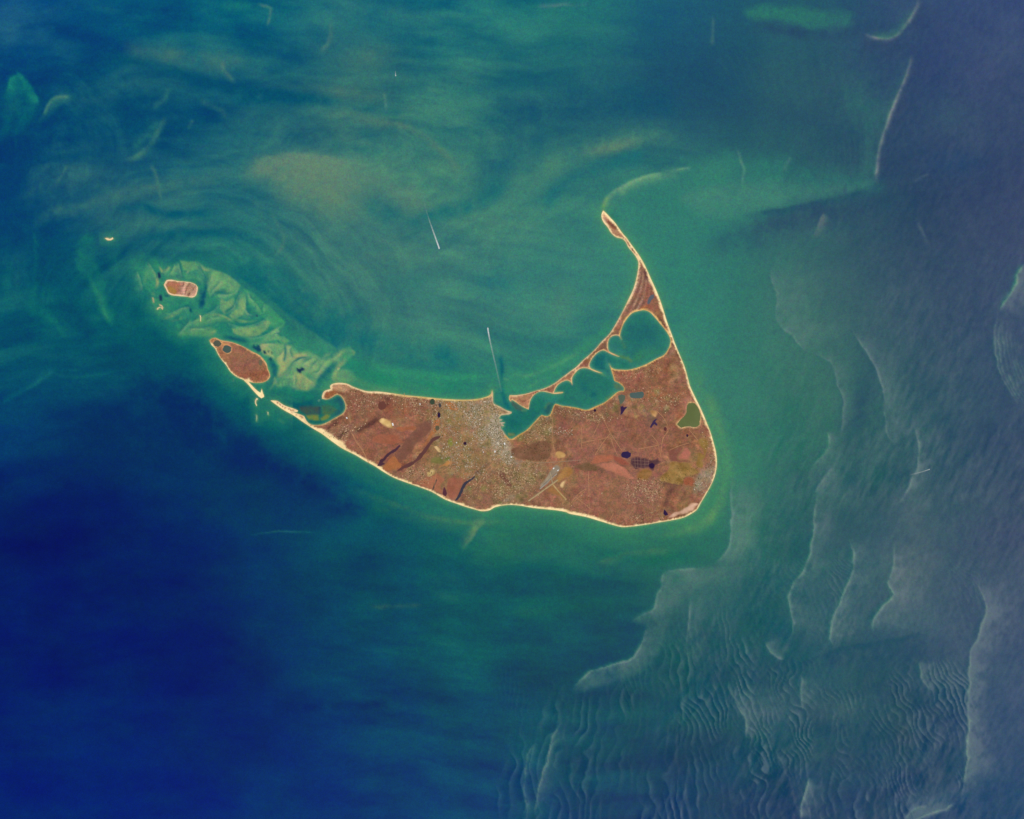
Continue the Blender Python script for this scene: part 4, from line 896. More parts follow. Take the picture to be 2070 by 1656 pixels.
 region('airfield_grass', R3([(640,1080),(700,1000),(730,950),(790,950),(830,985),(810,1030),(740,1080),(660,1120)]), (160,116,68), 'tan airfield grass north-east of the runway crossing', 'grass', vary=16),
 region('airport_apron', R3([(470,1180),(500,1110),(545,1060),(570,1010),(640,930),(690,960),(660,1010),(610,1060),(580,1100),(530,1150)]), (146,132,114), 'grey paved airport apron beside the long runway', 'apron', 'field', 'pave', 22),
]
tuck_regions = [
 region('pond', d1(203,178,42,34,seed=20), (84,90,78), 'round grey pond at the western tip of the pointed island', 'pond', 'pond'),
 region('pond', d1(305,238,46,42,seed=21), (70,92,88), 'blue-grey pond second from the tip of the pointed island', 'pond', 'pond'),
 region('pond', R1([(640,350),(665,345),(678,385),(660,412),(638,400)]), (112,100,80), 'faint greenish pond near the east shore of the pointed island', 'pond', 'pond'),
]
musk_regions = [
 region('marsh', R7([(450,440),(480,410),(530,420),(560,450),(550,490),(500,485)]), (160,122,66), 'olive marsh patch on the west half of the oval islet', 'marsh', vary=8),
]

def relief(x, y):
    return 0.10 + 0.09 * fbm(x, y, 120, 2, 6)

def land_colour_main(F):
    p, b, s = F.patch, F.blob, F.stroke
    p(R3([(620,500),(1000,520),(1300,430),(1900,560),(1800,760),(1700,1100),(1700,1400),(1300,1480),(1000,1450),(780,1380),(840,1000)]), (142,94,80), 0.5, 14, 10)
    p(R2([(60,260),(380,240),(600,420),(760,520),(700,760),(420,960),(200,860),(40,640)]), (142,92,76), 0.4, 14, 10)
    p(R2([(900,250),(1540,250),(1700,400),(1640,560),(1700,760),(1720,900),(1640,960),(1480,1040),(1340,1060),(1000,980),(860,960),(880,800),(1000,640)]), (144,116,80), 0.75, 18, 10)
    p(R2([(1150,280),(1400,260),(1560,320),(1620,460),(1640,600),(1720,760),(1740,880),(1600,880),(1400,700),(1280,520)]), (162,140,110), 0.65, 14, 8)
    p(R2([(1480,400),(1600,420),(1630,560),(1660,680),(1760,900),(1700,900),(1560,760),(1480,600)]), (172,158,140), 0.8, 10, 6)
    p(R2([(1540,700),(1660,680),(1780,920),(1680,960)]), (172,154,132), 0.65, 9, 6)
    p(R8([(800,280),(950,200),(1010,400),(1300,540),(1120,640),(900,560)]), (158,128,104), 0.6, 5, 3)
    p(R2([(1280,1060),(1480,900),(1760,940),(2000,1000),(1980,1180),(1800,1320),(1400,1380),(1200,1320)]), (136,102,78), 0.6, 18, 10)
    p(R3([(20,900),(160,860),(330,900),(480,930),(560,1000),(470,1150),(330,1290),(60,1330)]), (142,112,84), 0.6, 16, 10)
    p(R3([(300,900),(370,900),(380,1080),(310,1090)]), (172,142,110), 0.6, 6, 4)
    p(R3([(240,600),(460,440),(620,360),(600,640),(420,680),(320,700)]), (132,106,76), 0.6, 10, 6)
    p(R3([(640,320),(960,350),(1150,290),(1280,240),(1320,420),(1080,500),(850,460),(660,440)]), (132,92,72), 0.6, 10, 6)
    p(R3([(1260,60),(1600,20),(1950,120),(1960,260),(1800,420),(1560,280),(1400,220)]), (132,88,70), 0.5, 14, 8)
    p(R4([(580,1200),(700,1050),(1020,1080),(1030,1200),(960,1300),(700,1290)]), (146,102,84), 0.7, 10, 6)
    p(R4([(1430,1020),(1560,900),(1640,860),(1600,1060),(1500,1180),(1400,1200)]), (146,138,116), 0.65, 8, 5)
    p(R4([(1500,560),(1600,680),(1640,840),(1560,860),(1500,720)]), (138,108,82), 0.5, 8, 5)
    p(R4([(640,1500),(860,1400),(1060,1460),(1040,1510),(700,1560)]), (150,106,84), 0.4, 10, 6)
    p(R2([(560,1080),(500,1040),(640,980),(760,940),(860,960),(840,1060),(720,1100)]), (158,118,92), 0.6, 8, 5)
    p(R1([(1280,1110),(1380,1060),(1500,1020),(1640,1040),(1760,1000),(1560,1180),(1400,1190)]), (132,98,78), 0.6, 8, 5)
    p(R1([(1560,720),(1900,720),(2040,760),(1880,820),(1700,900),(1560,860)]), (132,92,74), 0.5, 10, 6)
    p(R2([(400,180),(900,230),(1000,330),(900,420),(640,400),(420,300)]), (128,88,72), 0.5, 12, 6)
    s(R1([(1640,1120),(1740,1060),(1840,1000),(1910,950)]), (84,52,48), 0.7, 3.5); s(R1([(1330,1080),(1400,1035),(1480,1005)]), (78,46,46), 0.8, 3); s(R1([(1450,1200),(1520,1130),(1590,1080)]), (84,54,50), 0.7, 2.6)
    s(R2([(70,590),(180,530),(300,450),(370,380)]), (86,56,50), 0.7, 4); s(R2([(400,340),(440,260),(400,210)]), (96,60,52), 0.6, 4)
    s(R2([(580,690),(660,650),(740,640)]), (92,58,54), 0.6, 2.2); s(R2([(1350,1040),(1440,960),(1480,920)]), (96,74,60), 0.6, 3); s(R2([(980,800),(1000,890),(1020,960)]), (96,84,58), 0.6, 3)
    s(R4([(1060,1370),(1090,1280),(1130,1180),(1180,1120)]), (98,64,58), 0.6, 6); s(R4([(250,840),(340,930),(420,970)]), (106,80,62), 0.5, 6)
    s(R3([(190,990),(210,1020),(250,1010)]), (84,84,50), 0.7, 8); s(R4([(1020,1080),(1160,1100),(1280,1100)]), (104,72,60), 0.6, 4)
    b(*T(1150,780,5.52,[(920,360)])[0], 12, 16, (112,86,74), 0.6); b(*R3([(1690,200)])[0], 22, 10, (168,110,72), 0.5); b(*R2([(460,330)])[0], 14, 12, (150,86,62), 0.5); b(*R2([(630,350)])[0], 12, 14, (160,90,64), 0.5)
    s([*main_regions[0]['P'], main_regions[0]['P'][0]], (214,176,128), 0.8, 2.2, 2.2, 0, warp=0, raw=True)
    rs = np.random.RandomState(21)
    pal = [(118,114,64),(126,118,70),(150,132,98),(108,94,60),(158,122,84),(140,128,112),(166,138,92),(98,84,58)]
    zz_ = [R2([(880,250),(1540,250),(1640,560),(1700,900),(1500,1180),(1280,1300),(1000,980),(900,760)]), R3([(0,880),(330,880),(560,960),(470,1150),(300,1290),(0,1330)]), R3([(200,640),(460,440),(620,360),(600,640),(420,690)]), R3([(640,320),(960,350),(1280,240),(1700,140),(1940,180),(1800,420),(1320,420),(850,460)])]
    for zp, n in zip(zz_, (420, 150, 60, 130)):
        zp = crom(zp, 20, True)
        qx = rs.uniform(zp[:, 0].min(), zp[:, 0].max(), n); qy = rs.uniform(zp[:, 1].min(), zp[:, 1].max(), n); ok = inside(qx, qy, zp)
        for x, y in zip(qx[ok], qy[ok]):
            b(x, y, rs.uniform(2, 6), rs.uniform(2, 6), pal[rs.randint(len(pal))], rs.uniform(0.35, 0.75), rs.uniform(0, 180), warp=3)
    # Coatue and the northern point: dune ridges
    p(R6([(455,220),(520,215),(680,420),(790,560),(700,560),(560,440)]), (196,150,120), 0.7, 3, 2)
    p(R6([(520,330),(575,280),(680,400),(650,450),(600,420)]), (128,80,62), 0.85, 2.5, 2); s(R6([(640,440),(690,490),(740,530)]), (150,112,88), 0.5, 3)
    p(R6([(980,860),(1040,920),(1200,1260),(1330,1600),(1150,1540),(860,1620),(740,1650),(950,1180)]), (138,100,84), 0.8, 3, 2)
    for k in range(9):
        o = 32 * k
        s(R6([(985 + 0.55*o, 930 + 0.5*o), (950 + 0.8*o, 1130 + 0.55*o), (870 + o, 1330 + 0.5*o), (790 + 1.05*o, 1500 + 0.3*o), (720 + o, 1650 + 0.1*o)]), ((188,152,130) if k % 2 else (104,70,62)), 0.6, 1.5, warp=1)
    s(R6([(1045,1000),(1070,1060),(1085,1150)]), (96,66,64), 0.8, 3.5, warp=1); p(R6([(1090,1200),(1150,1200),(1290,1560),(1220,1600),(1060,1520)]), (140,82,68), 0.6, 3, 2)
    s(R6([(980,1560),(1090,1510),(1190,1560)]), (172,96,58), 0.6, 3, warp=1)
    p(R5([(1440,160),(1340,330),(1300,400),(1210,400),(1110,540),(1190,560),(1180,500),(1230,410)]), (120,82,72), 0.6, 3, 2)
    s(R5([(1680,180),(1720,210),(1760,290),(1800,330)]), (96,62,56), 0.6, 2.5); s(R5([(1850,480),(1880,560),(1830,620),(1780,650)]), (160,124,104), 0.5, 5); s(R5([(1850,540),(1900,640),(1960,760)]), (168,134,112), 0.4, 3)
    p(R5([(155,1040),(330,1020),(430,990),(360,1100),(350,1170),(230,1100)]), (186,134,102), 0.7, 2, 2); s(R5([(240,1060),(300,1110),(340,1080)]), (132,86,66), 0.7, 2.5)
    for k in range(40):
        t = k / 40.0; x = 480 + 520 * t; y = 975 - 290 * t
        b(*R5([(x, y)])[0], 2.5, 2, ((184,140,112) if k % 2 else (122,80,68)), 0.6)
    # western spit ground
    p(R1([(900,850),(1000,890),(1130,960),(1190,1040),(1300,1070),(1300,1120),(1100,990)]), (176,128,96), 0.6, 3, 2); p(R1([(1310,690),(1400,670),(1470,690),(1420,720),(1350,750),(1310,740)]), (150,92,60), 0.8, 2, 2)
    p(R1([(1400,620),(1480,600),(1600,650),(1560,690),(1480,680),(1400,650)]), (192,150,116), 0.6, 3, 2)

def land_colour_tuck(F):
    F.patch(R1([(360,200),(500,250),(640,330),(600,500),(440,500),(330,400),(330,300)]), (138,92,80), 0.6, 10, 6)
    F.patch(R1([(400,500),(560,470),(740,480),(740,550),(560,580),(440,545)]), (146,86,66), 0.6, 6, 5)
    F.patch(R1([(130,140),(220,140),(330,170),(340,200),(240,220),(180,200)]), (196,140,92), 0.7, 4, 3)
    F.patch(R1([(200,230),(280,290),(330,400),(300,380),(220,270)]), (164,108,80), 0.6, 5, 4)
    for k in range(5):
        F.stroke(R1([(560 + 30*k, 480), (545 + 30*k, 530), (540 + 32*k, 570)]), (112,62,48), 0.5, 1.5)
    for r_ in tuck_regions[:2]: F.stroke([*r_['P'], r_['P'][0]], (206,160,112), 0.8, 1.8, 1.8, 0, warp=0, raw=True)
    F.patch(R1([(490,570),(540,580),(690,715),(690,740),(660,750)]), (240,208,156), 0.9, 2, 1)
def land_colour_musk(F):
    F.patch(R7([(430,380),(470,350),(560,360),(600,400),(560,470),(480,480)]), (166,112,84), 0.8, 5, 3)
    bands = fbm(F.X * 1.0 + 0.35 * F.Y + 5 * fbm(F.X, F.Y, 12, 2, 3), F.Y * 0.25, 4.5, 2, 4)
    mk = smooth(364, 372, F.X) * np.clip(0.5 + 1.4 * bands, 0, 1)
    F.C += (np.array((212,176,150), float) - F.C) * (mk * 0.75)[:, None]
    F.C += (np.array((112,78,70), float) - F.C) * (smooth(364, 372, F.X) * np.clip(-bands * 2 - 0.2, 0, 0.7))[:, None]
    F.blob(*R7([(725,440)])[0], 4, 7, (112,80,70), 0.6)

def triangulate(P, step, extra_edges):
    x0, y0 = P.min(0); x1, y1 = P.max(0)
    xs = np.arange(x0, x1, step); ys = np.arange(y0, y1, step * 0.87)
    X, Y = np.meshgrid(xs, ys); X[1::2] += step / 2
    X = X.ravel() + RS.uniform(-0.3, 0.3, X.size) * step; Y = Y.ravel() + RS.uniform(-0.3, 0.3, Y.size) * step
    k = inside(X, Y, P); X, Y = X[k], Y[k]
    d, _, _ = pdist(X, Y, P, True); k = d > 1.1
    X, Y = X[k], Y[k]
    vs_ = [Vector(q) for q in P.tolist()]; es = [(i, (i + 1) % len(P)) for i in range(len(P))]
    for E in extra_edges:
        n0 = len(vs_); ok = inside(E[:, 0], E[:, 1], P)
        if not ok.all(): E = E[ok]
        vs_ += [Vector(q) for q in E.tolist()]; es += [(n0 + i, n0 + (i + 1) % len(E)) for i in range(len(E))]
    vs_ += [Vector((a, b)) for a, b in zip(X.tolist(), Y.tolist())]
    r = delaunay_2d_cdt(vs_, es, [], 0, 1e-3)
    V2 = np.array([tuple(v) for v in r[0]]); Fc = np.array([f for f in r[2] if len(f) == 3])
    ctr = V2[Fc].mean(1)
    Fc = Fc[inside(ctr[:, 0], ctr[:, 1], P)]
    a = V2[Fc]; ar = (a[:, 1, 0]-a[:, 0, 0])*(a[:, 2, 1]-a[:, 0, 1]) - (a[:, 1, 1]-a[:, 0, 1])*(a[:, 2, 0]-a[:, 0, 0])
    Fc = np.where((ar > 0)[:, None], Fc[:, ::-1], Fc)        # map y runs south, so turn the faces to look up
    return V2, Fc[np.abs(ar) > 1e-6]

def to_tint(C, illum=ILLUM): return np.clip(lin(C) / illum, 0.001, 0.95)

def build_island(name, O, step, base, regions, colour_fn, label, reliefk=1.0, all_sand=False):
    P, BW, BC = O
    V2, Fc = triangulate(P, step, [r['P'] for r in regions])
    X, Y = V2[:, 0], V2[:, 1]
    d, sg, u = pdist(X, Y, P, True)
    # nearest shore point gives the beach width and sand colour there
    ci = np.zeros(len(X), int)
    for a in range(0, len(X), 4000):
        ci[a:a+4000] = ((X[a:a+4000, None] - P[None, :, 0])**2 + (Y[a:a+4000, None] - P[None, :, 1])**2).argmin(1)
    bw = BW[ci] * np.where(BW[ci] > 6, 0.95, np.where(BW[ci] > 3.3, 0.76, 0.7)) * np.clip(1 + 0.55 * fbm(X, Y, 14, 3, 1, 0.6) + 0.75 * fbm(X, Y, 70, 2, 4), 0.35, 2.2); bc = BC[ci]
    Z = 0.02 + (relief(X, Y) * reliefk) * smooth(0, 30, d) + 0.03 * smooth(0, 3, d)
    for r in regions:
        if r['kind'] == 'pond':
            i = np.nonzero((X > r['P'][:, 0].min()-8) & (X < r['P'][:, 0].max()+8) & (Y > r['P'][:, 1].min()-8) & (Y < r['P'][:, 1].max()+8))[0]
            dd, _, _ = pdist(X[i], Y[i], r['P'], True); ins = inside(X[i], Y[i], r['P'])
            lev = max(0.02, Z[i][ins | (dd < 1)].min() - 0.01) if (ins | (dd < 1)).any() else 0.03
            r['level'] = lev
            m = np.where(ins, 1, smooth(7, 0.5, dd)); Z[i] += (lev - Z[i]) * m
    C = np.tile(np.array(base, float), (len(X), 1))
    Fd = Field(X, Y, C)
    Fd.C += fbm(X, Y, 60, 4, 2, 0.6)[:, None] * np.array([24, 19, 15]); Fd.C += fbm(X, Y, 11, 3, 5, 0.7)[:, None] * np.array([24, 21, 16]) + fbm(X, Y, 5.5, 2, 2)[:, None] * np.array([14, 13, 10])
    Fd.C += np.column_stack([fbm(X, Y, 24, 3, 1), fbm(X, Y, 24, 3, 3), fbm(X, Y, 24, 3, 7)]) * np.array([9, 9, 9])
    big = X.max() - X.min() > 300
    for k_, (cc_, lo, hi, al, sz) in enumerate([((134,108,74), 0.05, 0.45, 0.6, 48), ((166,118,84), 0.12, 0.5, 0.55, 34), ((118,78,62), 0.15, 0.5, 0.5, 30), ((172,134,100), 0.32, 0.6, 0.6, 13)]):
        mk = smooth(lo, hi, fbm(X + 300 * k_, Y - 170 * k_, sz, 4, k_ + 1, 0.6)) * al
        Fd.C += (np.array(cc_, float) - Fd.C) * mk[:, None]
    vein = np.clip(1 - np.abs(fbm(X + 0.6 * Y, Y - 0.4 * X, 52, 3, 6, 0.5)) * 9, 0, 1) * smooth(-0.1, 0.2, fbm(X, Y, 90, 2, 2)) * 0.5
    Fd.C += (np.array((98,64,54), float) - Fd.C) * (0.7 * vein)[:, None]
    if colour_fn: colour_fn(Fd)
    land_C = Fd.C.copy()
    sand = smooth(1.35, 0.75, d / bw)
    sandC = bc + fbm(X, Y, 12, 3, 4)[:, None] * 22 - (smooth(0.9, 0.0, d / bw) * 0)[:, None]
    Fd.C += (sandC - Fd.C) * sand[:, None]
    W = np.column_stack([wxy(V2), Z])
    ctr = V2[Fc].mean(1); dc = d[Fc].mean(1); bwc = bw[Fc].mean(1)
    owner = np.full(len(Fc), -1)                     # -1 island ground, -2 beach, k region
    owner[dc < bwc * 1.05] = -2
    if all_sand: owner[:] = -2
    for k, r in enumerate(regions):
        q = inside(ctr[:, 0], ctr[:, 1], r['P']) & (owner != -2 if r['kind'] != 'pond' else True)
        q &= ~np.isin(owner, [j for j, rr in enumerate(regions[:k]) if rr['kind'] == 'pond'] + list(range(k)))
        owner[q] = k
    def sub(fidx, tint):
        f = Fc[fidx]; uv, inv = np.unique(f, return_inverse=True)
        return W[uv], inv.reshape(-1, 3), tint[uv], uv
    main = None
    if not all_sand:
        co, f, t, _ = sub(owner == -1, to_tint(Fd.C))
        main = mesh_obj(name, co, f, M_LAND, t)
    # beach with a skirt down into the water
    co, f, t, uv = sub(owner == -2, to_tint(Fd.C))
    e = np.sort(np.concatenate([Fc[:, [0, 1]], Fc[:, [1, 2]], Fc[:, [2, 0]]]), 1)
    dirE = np.concatenate([Fc[:, [0, 1]], Fc[:, [1, 2]], Fc[:, [2, 0]]])
    key = e[:, 0].astype(np.int64) * len(V2) + e[:, 1]
    uq, first, cnt = np.unique(key, return_index=True, return_counts=True)
    rim = dirE[first[cnt == 1]]
    ru, rinv = np.unique(rim, return_inverse=True); rinv = rinv.reshape(-1, 2)
    n0 = len(co); top = W[ru]; bot = top.copy(); bot[:, 2] = -0.35
    a_, b_ = rinv[:, 0], rinv[:, 1]; m = len(ru)
    sk = np.concatenate([np.stack([b_, a_, a_ + m], 1), np.stack([b_, a_ + m, b_ + m], 1)]) + n0
    co = np.vstack([co, top, bot]); tt_ = to_tint(Fd.C)[ru]; t = np.vstack([t, tt_, tt_ * 0.8]); f = np.vstack([f, sk])
    beach = mesh_obj(name if all_sand else 'beach', co, f, M_SAND, t, main)
    if main is None: main = beach
    for k, r in enumerate(regions):
        q = owner == k
        if not q.any(): continue
        cc = np.tile(np.array(r['c'], float), (len(X), 1))
        if r['kind'] == 'pond':
            co, f, t, uv = sub(q, to_tint(cc + fbm(X, Y, 20, 2, 1)[:, None] * 5))
            o = mesh_obj(r['name'], co, f, M_POND, t, extra={'chop': np.full(len(co), 0.12)})
        else:
            v = r['vary']
            cc = cc + fbm(X, Y, 16, 3, 3, 0.6)[:, None] * np.array([v, v * 0.9, v * 0.7]) + fbm(X, Y, 7, 2, 6)[:, None] * v * 0.6
            dd, _, _ = pdist(X, Y, r['P'], True); w_ = smooth(-0.5, 3.0, dd + 2.5 * fbm(X, Y, 9, 2, 2)) * 0.8 + 0.2
            cc = land_C + (cc - land_C) * w_[:, None]
            mt = {'sand': M_SAND, 'pave': M_PAVE}.get(r['mat'], M_FIELD)
            co, f, t, uv = sub(q, to_tint(cc)); o = mesh_obj(r['name'], co, f, mt, t)
        tag(o, r['label'], r['cat'], 'ponds on the islands' if r['kind'] == 'pond' else None, 'thing')
    tag(main, label, 'island' if not all_sand else 'sandbar', None, 'thing')
    return main, (X, Y, Z)

main_isl, MZ = build_island('island', MAIN, 2.9, (143,97,75), main_regions, land_colour_main, 'large crescent-shaped reddish-brown island with a town, harbour and long northern spit')
build_island('island', TUCK, 2.6, (150,102,78), tuck_regions, land_colour_tuck, 'pointed oval brown island with two ponds and a bright spit, west of the large one', 0.6)
build_island('island', MUSK, 2.2, (176,134,112), musk_regions, land_colour_musk, 'small tan oval islet ringed by pale sand on green flats', 0.3)
for lb, b_ in BARS:
    o, _ = build_island('sandbar', b_, 1.6, (236,208,165), [], None, lb, 0.1, True)
    o['group'] = 'sandbars around the western flats'

# height of the ground anywhere on the large island
cell = {}
for x, y, z_ in zip(*MZ): cell.setdefault((int(x // 6), int(y // 6)), []).append((x, y, z_))
def ground(x, y):
    c = []
    for i in (-1, 0, 1):
        for j in (-1, 0, 1): c += cell.get((int(x // 6) + i, int(y // 6) + j), [])
    if not c: return 0.06
    c.sort(key=lambda q: (q[0]-x)**2 + (q[1]-y)**2)
    return max(q[2] for q in c[:4])

# ------------------------------------------------------------------ roads and runways
def ribbon(name, pts, width, colr, mat, lift=0.012, step=4):
    P = crom(pts, step); tg = np.gradient(P, axis=0); tg /= np.maximum(np.hypot(tg[:, 0], tg[:, 1]), 1e-6)[:, None]
    nrm = np.stack([-tg[:, 1], tg[:, 0]], 1); h = width / 2
    zz = np.array([ground(x, y) for x, y in P]) + lift
    A, B = wxy(P - nrm * h), wxy(P + nrm * h)
    co = np.vstack([np.column_stack([A, zz]), np.column_stack([B, zz]), np.column_stack([A, zz - 0.05]), np.column_stack([B, zz - 0.05])])
    n = len(P); i = np.arange(n - 1)
    f = np.concatenate([np.stack([i, i + n, i + n + 1, i + 1], 1), np.stack([i + 2*n, i, i + 1, i + 2*n + 1], 1), np.stack([i + n, i + 3*n, i + 3*n + 1, i + n + 1], 1)])
    C = np.tile(np.array(colr, float), (len(co), 1)) + RS.normal(0, 7, (len(co), 1))
    o = mesh_obj(name, co, f, mat, to_tint(C))
    a = np.array([v.co for v in o.data.vertices])
    if o.data.polygons[0].normal.z < 0: o.data.flip_normals()
    return o
roads = [R3([(1130,440),(1160,500),(1210,600),(1270,690),(1330,780)]), R3([(1205,605),(1130,700),(1085,770),(1050,830)]), R3([(1190,640),(1100,665),(1000,680),(910,700)]), R3([(1215,650),(1250,760),(1285,835)]),
 R3([(1640,620),(1700,690),(1720,760),(1722,800)]), R3([(1810,590),(1760,650),(1742,760),(1732,850)]), R3([(978,1000),(982,1100),(985,1250),(988,1380)]), R3([(905,540),(912,650),(905,760)]), R3([(1700,370),(1760,430),(1790,480),(1812,520)]),
 R3([(605,440),(600,560),(610,700),(625,780)]), R3([(800,1330),(870,1240),(960,1180),(900,1250),(830,1310)]), R3([(1010,1400),(940,1340),(850,1270)]), R3([(1240,1440),(1210,1500),(1180,1530)]), R3([(960,1470),(1010,1400),(1040,1390)]),
 R1([(1610,1120),(1650,1200),(1700,1270),(1750,1350),(1790,1430)]), R2([(60,600),(120,700),(170,770),(210,870)]), R2([(605,180),(615,260),(610,330)]), R2([(690,230),(705,320),(720,470)]), R2([(1100,860),(1090,940),(1000,1000)]), R2([(940,1000),(930,1100),(925,1160)]),
 R2([(1640,660),(1620,800),(1560,870),(1470,980),(1340,1180)]), R3([(1020,640),(1060,560),(1100,470)]), R4([(1110,500),(1060,570),(1030,680)]), R4([(1340,490),(1400,560),(1440,610)]), R4([(1120,720),(1230,670),(1340,640)]), R3([(1530,760),(1640,740),(1720,720)]),
 R3([(120,720),(90,800),(160,870),(330,900),(560,905),(900,880)]), R2([(1000,240),(1010,420),(1080,560),(1200,700)]), R2([(1300,260),(1400,420),(1530,520)]), R2([(1240,500),(1400,560),(1560,560)]), R2([(1380,720),(1500,640),(1620,620)]), R2([(1100,480),(1250,460),(1450,440)])]
for k, r in enumerate(roads):
    tag(ribbon('road', r, 0.9, (186,136,100) if k < 26 else (156,134,112), M_PAVE), kind='structure')
runways = [(R3([(352,1306),(430,1252),(520,1186),(600,1130),(660,1086)]), 3.6, (170,148,112), 'long pale grey runway slanting towards the south beach'),
 (R3([(606,1134),(650,1190),(700,1245),(748,1296)]), 3.2, (178,148,102), 'tan runway running south-east from the long runway'),
 (R3([(470,1185),(540,1120),(575,1085),(650,1022)]), 2.6, (150,142,132), 'grey taxiway strip beside the long runway'),
 (R3([(575,1010),(590,1060),(602,1120)]), 2.0, (160,144,116), 'short cross runway meeting the long runway')]
for i, (r, w, c, lb) in enumerate(runways):
    tag(ribbon('runway', r, w, c, M_PAVE, 0.026 + 0.006 * i), lb, 'runway', 'airport runways')
BOG = bpy.data.objects['cranberry_bog']
# dikes of the cranberry bog
for k, (a, bb) in enumerate([((735,800),(740,915)), ((765,798),(770,918)), ((800,780),(806,925)), ((845,805),(848,925)), ((885,822),(888,880)), ((700,830),(900,845)), ((720,870),(890,878)), ((715,905),(800,918))]):
    o = ribbon('dike', R4([a, bb]), 0.5, (150,116,102), M_PAVE, 0.022 + 0.002 * k); o.parent = BOG

# ------------------------------------------------------------------ houses, scrub
def scatter(polys, avoid):
    out = []
    for P, dens, pal in polys:
        P = crom(P, 12, True); x0, y0 = P.min(0) - 10; x1, y1 = P.max(0) + 10
        n = int((x1 - x0) * (y1 - y0) * dens * 1.8)
        X = RS.uniform(x0, x1, n); Y = RS.uniform(y0, y1, n)
        dz, _, _ = pdist(X, Y, P, True); dz = np.where(inside(X, Y, P), dz, -dz)
        k = (dz + 7 * fbm(X, Y, 18, 3, 4) > RS.uniform(-8, 10, n)) & inside(X, Y, MAIN[0])
        k &= fbm(X, Y, 22, 3, 2) + RS.uniform(-0.5, 0.5, n) > -0.12
        X, Y = X[k], Y[k]
        d, _, _ = pdist(X, Y, MAIN[0][::2], True); k = d > 3.0
        for r in avoid: k &= ~inside(X, Y, r['P'])
        X, Y = X[k], Y[k]
        out += [(a, b, pal) for a, b in zip(X, Y)]
    return out
ponds_ = [r for r in main_regions if r['kind'] == 'pond' or r['name'] in ('airport_apron', 'airfield_grass')]
PT = [(178,168,152),(164,154,140),(150,140,124),(200,190,174),(136,122,104),(172,156,132),(156,138,112)]
PS = [(186,160,128),(170,142,110),(200,176,146),(154,124,96),(178,150,116)]
zones = [
 (R2([(1150,280),(1400,255),(1560,320),(1620,440),(1640,600),(1720,760),(1760,900),(1600,900),(1400,720),(1280,520)]), 0.22, PT),
 (R2([(1480,400),(1600,420),(1630,560),(1660,680),(1740,880),(1640,860),(1520,700)]), 0.30, PT),
 (R8([(800,300),(950,220),(1010,390),(1380,560),(1160,620),(900,560)]), 0.16, PS),
 (R2([(900,260),(1150,260),(1250,520),(1350,760),(1500,960),(1380,1080),(1120,1000),(980,760)]), 0.06, PT),
 (R2([(1280,1120),(1450,960),(1760,940),(1960,1020),(1850,1260),(1500,1340),(1250,1300)]), 0.04, PS),
 (R3([(20,900),(160,860),(330,900),(480,930),(480,1150),(330,1290),(40,1330)]), 0.055, PS),
 (R3([(200,640),(420,460),(600,380),(600,620),(440,690)]), 0.09, PS),
 (R3([(640,330),(960,360),(1150,300),(1280,250),(1320,420),(1080,480),(850,450),(660,430)]), 0.07, PS),
 (R3([(660,580),(800,570),(800,620),(690,620)]), 0.16, PT),
 (R5([(1240,780),(1400,790),(1520,760),(1700,700),(1660,840),(1460,840),(1300,860)]), 0.05, PS),
 (R3([(1420,140),(1700,140),(1940,180),(1900,320),(1640,330),(1440,260)]), 0.05, PS),
 (R4([(580,1200),(700,1050),(1020,1080),(1030,1200),(960,1300),(700,1290)]), 0.11, PS),
 (R4([(1440,1040),(1560,920),(1640,800),(1630,960),(1540,1150),(1400,1240)]), 0.13, PT),
 (R4([(1480,520),(1560,540),(1640,760),(1580,820)]), 0.06, PS),
 (R4([(620,1520),(860,1420),(1060,1460),(1040,1510),(720,1550)]), 0.06, PS),
 (R2([(540,1060),(640,980),(820,930),(960,980),(860,1080),(720,1110)]), 0.09, PS),
 (R1([(1300,1110),(1400,1060),(1520,1010),(1700,1030),(1760,990),(1560,1180),(1420,1190)]), 0.09, PS),
 (R1([(1570,730),(1900,730),(2060,760),(1900,840),(1700,900),(1570,860)]), 0.05, PS),
 (R2([(40,190),(420,190),(900,240),(980,360),(900,440),(640,400),(380,260)]), 0.045, PS),
 (R2([(640,220),(1000,250),(960,400),(720,380)]), 0.06, PS),
 (R3([(640,1340),(900,1240),(1120,1240),(1100,1300),(800,1380)]), 0.02, PS),
]
H_ = scatter(zones, ponds_)
